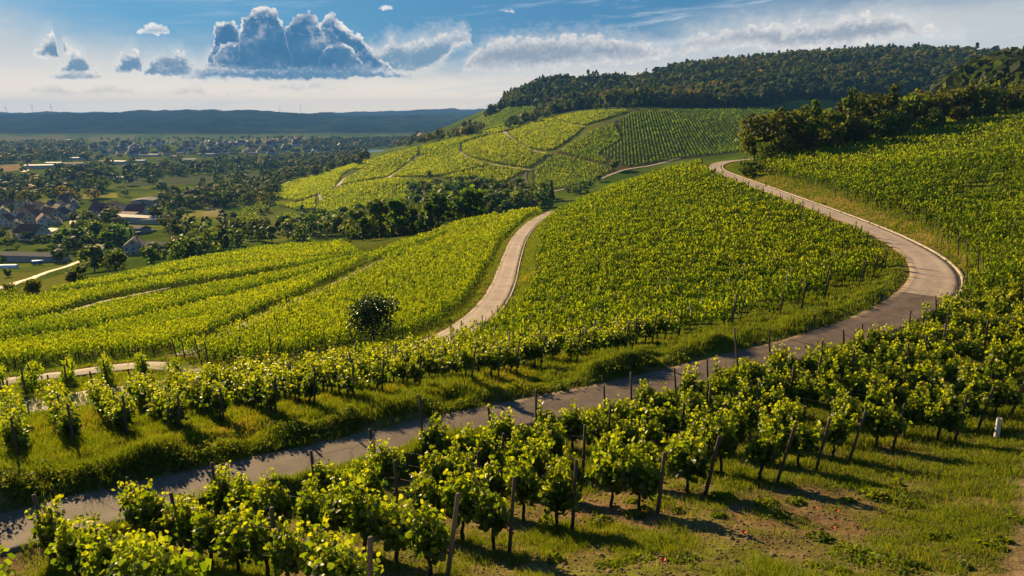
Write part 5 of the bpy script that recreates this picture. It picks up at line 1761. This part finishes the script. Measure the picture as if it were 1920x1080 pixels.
# the lone walnut with the leaning trunk by the lower road
x, y, z = ground_at(708, 652)
w_ = link('walnut_tree', None, None, (x, y, z))
tag(w_, 'dark round walnut tree with leaning trunk beside the lower road', 'tree')
rng = np.random.default_rng(9)
C, Nn, S, T = crown_cloud(rng, 4.6, 3.9, 3600, 0.17, 26, 'round', 0.95)
C = C[rng.random(len(C)) > 0.12 * (C[:, 2] < 2.0)]
n = len(C)
V, q, tn = leaf_cloud(C + np.array([-0.35, 0, 0]), Nn[:n], S[:n], rng, tint=T[:n])
link('crown', mesh_np('crown', V, q, M['walnut'], attrs={'tint': tn}), w_)
mb = MB()
mb.tube([(0.10, 0, -0.3), (0, 0, 0.1), (-0.28, 0.02, 0.6), (-0.36, 0, 1.4), (-0.40, 0.05, 2.4), (-0.35, 0, 3.4)], [0.12, 0.10, 0.085, 0.075, 0.055, 0.02], 9)
for a, h0 in ((0.3, 1.1), (1.5, 1.4), (2.7, 1.2), (3.9, 1.6), (5.2, 1.5), (0.9, 2.0), (4.4, 2.1)):
    mb.tube([(-0.36, 0, h0), (-0.36 + 0.8 * cos(a), 0.8 * sin(a), h0 + 0.55), (-0.36 + 1.6 * cos(a), 1.6 * sin(a), h0 + 0.95)], [0.05, 0.035, 0.012], 6, False)
link('trunk', mb.mesh('trunk', M['bark'], True), w_)


# ------------------------------------------------------------------ far woods that read as one mass
def bake_wood(name, pts, label, n_leaf, mat, hgt, seed, wid=0.8, conifer=0.2):
    rng = np.random.default_rng(seed)
    x, y = pts[:, 0], pts[:, 1]
    z = H(x, y)
    n = len(x)
    hh = hgt * np.clip(rng.normal(0.95, 0.24, n), 0.45, 1.5)
    if pts.shape[1] > 2:
        hh = np.where(pts[:, 2] > 0, pts[:, 2], hh)
    con = rng.random(n) < conifer
    own = np.repeat(np.arange(n), n_leaf)
    k = len(own)
    d = rng.normal(0, 1, (k, 3))
    d /= np.linalg.norm(d, axis=1, keepdims=True)
    t = rng.random(k)
    W_ = hh[own] * wid * 0.5
    rad = rng.uniform(0.55, 1.0, k)
    P0 = np.stack([x[own] + d[:, 0] * W_ * rad, y[own] + d[:, 1] * W_ * rad, z[own] + hh[own] * (0.58 + 0.40 * d[:, 2] * rad)], 1)
    a = rng.uniform(0, 2 * pi, k)
    rc = (1 - t) * W_ * 0.75
    P1 = np.stack([x[own] + np.cos(a) * rc, y[own] + np.sin(a) * rc, z[own] + hh[own] * (0.12 + 1.0 * t)], 1)
    c = con[own]
    C = np.where(c[:, None], P1, P0)
    tone = rng.normal(0, 0.15, n) + smooth_noise(x / 60, y / 60, seed + 3) * 0.8 + smooth_noise(x / 220, y / 220, seed + 9) * 0.7
    tn = np.clip(0.38 + tone[own] + rng.normal(0, 0.10, k) - 0.16 * c, 0, 1)
    Nn = d + rng.normal(0, 0.4, (k, 3)) + np.array([0, 0, 0.35])
    size = hh[own] * rng.uniform(0.7, 1.3, k) * 1.55 / math.sqrt(n_leaf) * np.where(c, 0.75, 1.0)
    V, q, tq = leaf_cloud(C, Nn, size, rng, LEAF4, LEAF4Q, tn)
    o = link(name, mesh_np(name, V, q, mat, attrs={'tint': tq}))
    tag(o, label, 'wood', kind='stuff')
    print(name, n, len(q))


def scatter(polys, rmin, rmax, spacing, seed, zmin=None):
    """plan points whose ground shows inside the picture polygons"""
    rng = np.random.default_rng(seed)
    th0, th1 = radians(-44), radians(44)
    area = (th1 - th0) / 2 * (rmax ** 2 - rmin ** 2)
    n = int(area / spacing ** 2)
    r = np.sqrt(rng.uniform(rmin ** 2, rmax ** 2, n))
    th = rng.uniform(th0, th1, n)
    x, y = r * np.sin(th), r * np.cos(th)
    z = H(x, y)
    u, v, d = project(x, y, z)
    ok = np.zeros(n, bool)
    for p in polys:
        ok |= in_poly(u, v, p)
    return np.stack([x[ok], y[ok]], 1)


ridge_pts = np.vstack([scatter([RIDGE], 900, 1750, 8.5, 1), scatter([[(1740, 196), (1850, 150), (1960, 130), (2200, 120), (2200, 190), (1950, 196)]], 430, 900, 7, 2)])
keep_ = ~in_poly(*project(ridge_pts[:, 0], ridge_pts[:, 1], H(ridge_pts[:, 0], ridge_pts[:, 1]))[:2], SPUR)
bake_wood('ridge_wood', ridge_pts[keep_], 'dense dark mixed wood covering the high ridge', 36, M['forest'], 15, 11)
VAL = [[(-40, 345), (100, 334), (190, 344), (195, 376), (100, 386), (-40, 392)], [(235, 322), (330, 312), (420, 305), (560, 296), (700, 288), (720, 300), (700, 316), (600, 316), (480, 322), (330, 330), (240, 334)],
       [(-40, 275), (60, 268), (160, 270), (170, 300), (60, 306), (-40, 308)], [(560, 268), (700, 262), (800, 260), (830, 264), (760, 278), (690, 282), (600, 286)], [(200, 318), (120, 322), (60, 328), (230, 338)],
       [(340, 368), (420, 350), (480, 338), (560, 326), (640, 318), (600, 330), (520, 345), (430, 362)]]
val_pts = scatter(VAL, 560, 4200, 19, 3)
more = scatter([[(180, 262), (640, 258), (640, 300), (420, 304), (160, 318)]], 1000, 3600, 85, 4)
lone = scatter([[(-40, 300), (300, 320), (520, 340), (500, 420), (300, 420), (-40, 440)]], 520, 1700, 85, 5)
vp = np.vstack([val_pts, more, lone])
_pu, _pv, _pd = project(vp[:, 0], vp[:, 1], H(vp[:, 0], vp[:, 1]))
vp = vp[~((_pu > 686) & (_pu < 765) & (_pv > 277) & (_pv < 312))]
vp = np.hstack([vp, np.zeros((len(vp), 1))])
if others:
    vp = np.vstack([vp, np.array([(TREES[i][1], TREES[i][2], TREES[i][3]) for i in others])])
bake_wood('valley_wood', vp, 'belts of dark trees along the river and through the town', 64, M['forest'], 14, 12, 0.95, 0.05)


# ------------------------------------------------------------------ buildings
def gable_house(w, l, h, rh, roof_mat, name='house', windows=True, overhang=0.4):
    """parts of a gabled house: walls, roof, chimney, windows, door; ridge along Y"""
    parts = []
    mb = MB()
    mb.box(-w / 2, w / 2, -l / 2, l / 2, -1.5, h)
    for y in (-l / 2, l / 2):
        f = [(-w / 2, y, h), (w / 2, y, h), (0, y, h + rh)]
        mb.poly(f if y < 0 else f[::-1])
    parts.append(('wall', mb.mesh('wall', M['wall']), None))
    mb = MB()
    o, t = overhang, 0.22
    sl = rh / (w / 2)
    for sgn in (-1, 1):
        x0, x1 = sgn * (w / 2 + o), 0
        z0, z1 = h - o * sl + 0.05, h + rh + 0.05
        a = [(x0, -l / 2 - o, z0), (x0, l / 2 + o, z0), (x1, l / 2 + o, z1), (x1, -l / 2 - o, z1)]
        b = [(p[0], p[1], p[2] + t) for p in a]
        if sgn > 0:
            mb.poly(b), mb.poly(a[::-1])
        else:
            mb.poly(b[::-1]), mb.poly(a)
        for i in range(4):
            j = (i + 1) % 4
            mb.poly([a[i], a[j], b[j], b[i]])
    parts.append(('roof', mb.mesh('roof', roof_mat), None))
    mb = MB().box(w * 0.12, w * 0.12 + 0.7, l * 0.15, l * 0.15 + 0.7, h + rh * 0.5, h + rh + 0.9)
    parts.append(('chimney', mb.mesh('chimney', M['roof_red']), 'roof'))
    if windows:
        wm = MB().box(-0.55, 0.55, -0.05, 0.05, 0, 1.3).mesh('window', M['window'])
        spots = []
        nx = max(1, int(w / 3.2))
        for fl in range(max(1, int(h / 2.7))):
            for k in range(nx):
                xx = (k + 0.5) / nx * w - w / 2
                spots += [((xx, -l / 2 - 0.03, 0.9 + 2.7 * fl), 0), ((xx, l / 2 + 0.03, 0.9 + 2.7 * fl), 0)]
            for k in range(max(1, int(l / 3.6))):
                yy = (k + 0.5) / max(1, int(l / 3.6)) * l - l / 2
                spots += [((w / 2 + 0.03, yy, 0.9 + 2.7 * fl), pi / 2), ((-w / 2 - 0.03, yy, 0.9 + 2.7 * fl), pi / 2)]
        spots.append(((0, -l / 2 - 0.03, h + rh * 0.25), 0))
        parts.append(('window', wm, spots))
        parts.append(('door', MB().box(w / 2 - 0.02, w / 2 + 0.06, 1.2 - l / 2, 2.3 - l / 2, -0.2, 2.0).mesh('door', M['frame']), None))
    return parts


def build_house(parts, x, y, rz, label, group=None, cat='house', name='house', sc=1.0, z=None):
    o = link(name, None, None, (x, y, float(H(x, y)) if z is None else z), rz, sc)
    tag(o, label, cat, group)
    made = {}
    for nm, me, how in parts:
        if nm == 'window':
            for loc, r in how:
                link('window', me, o, loc, r)
        else:
            made[nm] = link(nm, me, made[how] if isinstance(how, str) else o)
    return o


def flat_shed(w, l, h, roof_mat, wall_mat=None):
    mb = MB().box(-w / 2, w / 2, -l / 2, l / 2, -1.5, h)
    rf = MB()
    a = [(-w / 2 - 0.5, -l / 2 - 0.5, h + 0.1), (0, -l / 2 - 0.5, h + 1.4), (0, l / 2 + 0.5, h + 1.4), (-w / 2 - 0.5, l / 2 + 0.5, h + 0.1)]
    b = [(-p[0], p[1], p[2]) for p in a]
    rf.poly(a), rf.poly(b[::-1])
    for y in (-l / 2 - 0.5, l / 2 + 0.5):
        rf.poly([(-w / 2 - 0.5, y, h + 0.1), (w / 2 + 0.5, y, h + 0.1), (0, y, h + 1.4)])
    rf.poly([(-w / 2 - 0.5, -l / 2 - 0.5, h + 0.1), (-w / 2 - 0.5, l / 2 + 0.5, h + 0.1), (w / 2 + 0.5, l / 2 + 0.5, h + 0.1), (w / 2 + 0.5, -l / 2 - 0.5, h + 0.1)])
    return [('wall', mb.mesh('wall', wall_mat or M['wall']), None), ('roof', rf.mesh('roof', roof_mat), None)]


HM = [gable_house(9, 12, 5.4, 4.2, M['roof_red']), gable_house(8, 10, 4.4, 4.0, M['roof_dark']), gable_house(10, 14, 5.6, 4.8, M['roof_red']), gable_house(7.5, 9, 3.2, 3.4, M['roof_dark']), gable_house(11, 18, 4.6, 5.0, M['roof_red'])]
hrng = random.Random(31)
x, y, z = ground_at(254, 476, 200)
build_house(gable_house(10, 12, 5.6, 4.0, M['roof_dark']), x, y, 0.35, 'white house with dark gabled roof above the lower vineyard', None, sc=1.0)
VILLAGE = [(8, 408, 2, 0.6), (24, 394, 0, 1.2), (38, 408, 4, 0.3), (34, 428, 3, 0.5), (52, 392, 1, 0.4), (60, 402, 0, 1.4), (66, 418, 2, 0.2), (76, 396, 4, 1.0), (88, 404, 0, 0.5), (96, 412, 2, 1.1), (98, 394, 1, 0.2), (112, 400, 4, 0.8), (120, 390, 0, 0.2), (126, 382, 2, 1.3), (132, 396, 3, 0.9),
           (106, 420, 3, 0.4), (84, 424, 0, 0.7), (62, 448, 4, 1.3), (190, 406, 2, 1.2), (210, 402, 0, 0.3), (222, 398, 4, 1.0), (196, 414, 1, 0.6), (260, 404, 4, 1.4), (268, 398, 1, 0.3), (118, 410, 1, 0.1), (44, 418, 1, 1.0), (14, 424, 0, 0.2), (140, 388, 1, 0.5), (4, 392, 4, 1.1)]
vb = sorted(VILLAGE)
for q_, (u, v, k, rz) in enumerate(vb):
    x, y, z = ground_at(u, v, 200)
    rn = 'red-roofed' if k in (0, 2, 4) else 'dark-roofed'
    build_house(HM[k], x, y, rz, f'{rn} village house in the left valley, {nth(q_ + 1)} house from the left', 'houses of the village', sc=hrng.uniform(0.9, 1.15))
for u, v, w, l, h, mt, rz, lab in ((43, 490, 9, 52, 4, 'roof_grey', 1.45, 'long low shed with grey roof at the left edge'), (275, 384, 22, 26, 6, 'roof_grey', 0.15, 'big grey gabled barn in front of the riverside wood'), (104, 440, 9, 14, 3.2, 'roof_white', 0.9, 'small house with pale roof among the village trees'),
                                   (262, 417, 12, 44, 5, 'roof_white', 1.25, 'long white flat-roofed workshop beyond the white house'), (258, 436, 10, 16, 4, 'roof_grey', 1.2, 'low grey workshop in the yard'), (300, 467, 8, 18, 3, 'roof_grey', 1.3, 'low pale building behind the lower vineyard'), (180, 478, 9, 14, 4, 'roof_red', 0.3, 'low brown-roofed barn hidden among trees'),
                                   (246, 408, 10, 18, 4, 'roof_red', 1.3, 'dark red roofed barn left of the green field'), (72, 440, 8, 18, 3, 'roof_white', 1.3, 'bright roofed annex beside the village lane'), (336, 443, 7, 9, 4, 'roof_red', 0.4, 'small red-roofed hut among the garden trees'), (644, 404, 4, 5, 2.5, 'roof_white', 0.4, 'tiny pale hut at the foot of the vineyard hill'), (778, 404, 5, 6, 3, 'roof_grey', 0.3, 'small pale hut in the wood strip')):
    x, y, z = ground_at(u, v, 200)
    build_house(flat_shed(w, l, h, M[mt]), x, y, rz, lab, None, 'building', 'farm_building')

# industrial sheds at the edge of the town
SHEDS = [(8, 284, 30), (26, 283, 24), (38, 283, 20), (70, 272, 14), (130, 264, 10), (76, 316, 40), (90, 314, 36), (104, 310, 50), (120, 315, 40), (140, 312, 46), (152, 311, 44), (25, 334, 24), (14, 336, 20), (74, 350, 26), (155, 284, 26), (142, 300, 36), (178, 300, 44), (198, 306, 60), (222, 308, 40), (232, 337, 36), (246, 337, 30),
         (255, 300, 36), (272, 294, 30), (300, 302, 50), (290, 293, 60), (332, 296, 80), (340, 289, 40), (262, 305, 40), (388, 292, 70), (428, 289, 46), (447, 289, 50), (355, 303, 40), (310, 307, 50), (475, 290, 30)]
shed_meshes = [flat_shed(w, l, h, M[r]) for w, l, h, r in ((18, 34, 6, 'roof_white'), (24, 50, 7, 'roof_white'), (14, 26, 5, 'roof_grey'), (20, 42, 8, 'roof_red'))]
for q_, (u, v, s) in enumerate(sorted(SHEDS)):
    x, y, z = ground_at(u, v, 500)
    k = hrng.choice([0, 0, 1, 2, 2, 3])
    build_house(shed_meshes[k], x, y, hrng.uniform(1.2, 1.9), f'{["pale", "big white", "grey", "long red"][k]}-roofed works building at the edge of the town, {nth(q_ + 1)} from the left', 'works buildings of the town', 'building', 'factory_building', hrng.uniform(0.5, 0.95))

# houses of the far town
town_h = [gable_house(10, 13, 5.5, 5, M['roof_red'], windows=False), gable_house(9, 11, 6, 4.5, M['roof_dark'], windows=False), gable_house(11, 16, 6.5, 5.5, M['roof_red'], windows=False)]
pts = np.vstack([scatter([[(170, 272), (330, 268), (470, 268), (620, 264), (700, 268), (640, 288), (480, 290), (330, 292), (180, 296)]], 1000, 3300, 22, 21), scatter([[(640, 264), (800, 262), (800, 270), (690, 276)]], 1300, 3600, 40, 22)])
uu, vv_, dd = project(pts[:, 0], pts[:, 1], H(pts[:, 0], pts[:, 1]))
sel = [i for i in np.argsort(dd)]
hrng.shuffle(sel)
sel = sorted(sel[:258], key=lambda i: dd[i])
for i in sel:
    k = hrng.randrange(3)
    where = 'left part' if uu[i] < 330 else ('middle part' if uu[i] < 500 else 'right part')
    build_house(town_h[k], float(pts[i, 0]), float(pts[i, 1]), hrng.uniform(0, 3.1), f'tiny {"dark" if k == 1 else "red"}-roofed house in the {where} of the far town', f'{"dark" if k == 1 else "red"}-roofed houses, {where} of the town', sc=hrng.uniform(0.85, 1.35))
# church tower
x, y, z = ground_at(613, 284, 900)
ch = link('church_tower', None, None, (x, y, float(H(x, y))))
tag(ch, 'pale church tower with pointed spire rising from the far town', 'church')
link('wall', MB().box(-3.2, 3.2, -3.2, 3.2, -2, 20).mesh('wall', M['wall']), ch)
mb = MB()
for a, b in (((-3.6, -3.6), (3.6, -3.6)), ((3.6, -3.6), (3.6, 3.6)), ((3.6, 3.6), (-3.6, 3.6)), ((-3.6, 3.6), (-3.6, -3.6))):
    mb.poly([(a[0], a[1], 20), (b[0], b[1], 20), (0, 0, 36)])
link('spire', mb.mesh('spire', M['roof_dark']), ch)

# vehicles in the yard and by the meadow
def car_parts(l=4.4, w=1.8, h=1.5, van=False):
    mb = MB()
    prof = [(-l / 2, 0.3), (l / 2, 0.3), (l / 2, 0.85), (l * 0.26, 0.95), (l * 0.12, h), (-l * 0.38, h), (-l / 2, 0.95)] if not van else [(-l / 2, 0.3), (l / 2, 0.3), (l / 2, 1.0), (l * 0.38, 1.25), (l * 0.30, h), (-l / 2, h)]
    mb.poly([(px, -w / 2, pz) for px, pz in prof])
    mb.poly([(px, w / 2, pz) for px, pz in prof[::-1]])
    for i in range(len(prof)):
        a, b = prof[i], prof[(i + 1) % len(prof)]
        mb.poly([(a[0], w / 2, a[1]), (b[0], w / 2, b[1]), (b[0], -w / 2, b[1]), (a[0], -w / 2, a[1])])
    wh = MB().tube([(0, -0.11, 0), (0, 0.11, 0)], 0.33, 12).mesh('wheel', M['tyre'])
    g = MB().box(-l * 0.30, l * 0.16, -w / 2 - 0.01, w / 2 + 0.01, 0.98, h - 0.15).mesh('window', M['window'])
    return mb.mesh('body', M['car_body']), wh, g, l, w


CARS = [car_parts(), car_parts(5.6, 2.0, 2.3, True)]
for q_, (u, v, k, rz) in enumerate(((250, 428, 0, 0.3), (256, 432, 0, 0.4), (262, 440, 1, 1.0), (268, 430, 0, 0.2), (274, 436, 1, 0.5), (280, 428, 0, 0.4), (244, 434, 0, 0.6), (288, 434, 0, 1.0))):
    x, y, z = ground_at(u, v, 200)
    body, wh, g, l, w = CARS[k]
    c = link('parked_van' if k else 'parked_car', None, None, (x, y, float(H(x, y))), rz)
    tag(c, f'small parked {"van" if k else "car"} in the workshop yard, {nth(q_ + 1)} vehicle of the yard', 'van' if k else 'car', 'vehicles in the workshop yard')
    link('body', body, c)
    link('window', g, c)
    for sx in (-1, 1):
        for sy in (-1, 1):
            link('wheel', wh, c, (sx * l * 0.31, sy * (w / 2 - 0.08), 0.33))
x, y, z = ground_at(71, 497, 200)
t_ = link('trailer', None, None, (x, y, float(H(x, y))), 0.2)
tag(t_, 'blue covered trailer beside the meadow', 'trailer')
link('cover', MB().box(-2.6, 2.6, -1.1, 1.1, 0.6, 2.4).mesh('cover', M['tarp']), t_)
for sx in (-1.2, 1.2):
    for sy in (-1.05, 1.05):
        link('wheel', CARS[0][1], t_, (sx, sy, 0.33))
x, y, z = ground_at(17, 503, 200)
c = link('polytunnel', None, None, (x, y, float(H(x, y))), 0.1)
tag(c, 'low pale polytunnel at the far left of the meadow', 'greenhouse')
mb = MB()
arc = [(2.0 * cos(pi * k / 8), 2.0 * sin(pi * k / 8)) for k in range(9)]
for a, b in zip(arc, arc[1:]):
    mb.poly([(-4, a[0], a[1]), (4, a[0], a[1]), (4, b[0], b[1]), (-4, b[0], b[1])])
for sx in (-4, 4):
    mb.poly([(sx, a, b) for a, b in arc])
link('cover', mb.mesh('cover', M['white_metal']), c)

# a thin yellow crane behind the white house
x, y, z = ground_at(322, 458, 200)
cr = link('construction_crane', None, None, (x, y, float(H(x, y))), 0.35)
tag(cr, 'thin yellow construction crane behind the white house', 'crane')
mb = MB()
for sx, sy in ((-0.6, -0.6), (0.6, -0.6), (0.6, 0.6), (-0.6, 0.6)):
    mb.tube([(sx, sy, -1), (sx, sy, 16.5)], 0.09, 4)
for k in range(11):
    s = 1 if k % 2 else -1
    mb.tube([(-0.6 * s, -0.6, 1.5 * k), (0.6 * s, -0.6, 1.5 * k + 1.5)], 0.06, 4)
    mb.tube([(0.6, -0.6 * s, 1.5 * k), (0.6, 0.6 * s, 1.5 * k + 1.5)], 0.06, 4)
link('mast', mb.mesh('mast', M['crane']), cr)
mb = MB()
mb.tube([(5, 0, 16.8), (-16, 0, 16.2)], 0.12, 5).tube([(5, 0, 17.8), (0, 0, 19.5), (-16, 0, 16.4)], 0.06, 4)
link('jib', mb.mesh('jib', M['crane']), cr)
link('counterweight', MB().box(3.4, 5.2, -0.7, 0.7, 15.4, 17.0).mesh('counterweight', M['roof_grey']), cr)

# wind turbines on the far skyline
for q_, (u, v, Y, h, rot) in enumerate(((12, 213, 7600, 110, 0.3), (62, 212, 8600, 105, 1.2), (97, 212, 7000, 115, 0.1), (371, 213, 8600, 95, 0.9), (414, 213, 9500, 95, 0.5), (525, 214, 8200, 110, 0.2), (564, 214, 8000, 118, 1.9))):
    x, y, z = world_pt(u, v, Y=Y)
    z0 = float(H(x, y))
    h = max(30, CAMZ + z - z0) * 0.6 + h * 0.55
    t_ = link('wind_turbine', None, None, (x, y, z0), 0.3)
    tag(t_, f'tiny white wind turbine on the far skyline, {nth(q_ + 1)} of seven from the left', 'wind turbine', 'wind turbines on the skyline')
    link('tower', MB().tube([(0, 0, -5), (0, 0, h)], [2.2, 1.3], 8).mesh('tower', M['white_metal']), t_)
    link('nacelle', MB().box(-1.8, 1.8, -6, 4, h - 0.5, h + 3.5).mesh('nacelle', M['white_metal']), t_)
    for k in range(3):
        a = rot + 2 * pi * k / 3
        b = h * 0.52
        p0 = (0, -6.5, h + 1.5)
        pm = (b * 0.25 * sin(a), -6.5, h + 1.5 + b * 0.25 * cos(a))
        p1 = (b * sin(a), -6.5, h + 1.5 + b * cos(a))
        link('blade', MB().tube([p0, pm, p1], [0.9, 1.5, 0.4], 5).mesh('blade', M['white_metal']), t_)

# ------------------------------------------------------------------ the air of the evening
mb = MB().box(-9300, 9300, -120, 10650, -8, 330)
hm, n, out = new_mat('evening haze')
pv = n.add('ShaderNodeVolumePrincipled')
pv.inputs['Color'].default_value = (0.16, 0.42, 1.0, 1)
pv.inputs['Density'].default_value = HAZE_DENSITY
pv.inputs['Anisotropy'].default_value = 0.0
n.l.new(pv.outputs[0], out.inputs['Volume'])
hz_o = link('haze', mb.mesh('haze', hm))
tag(hz_o, 'thin bluish evening haze over the valley', 'haze', kind='stuff')
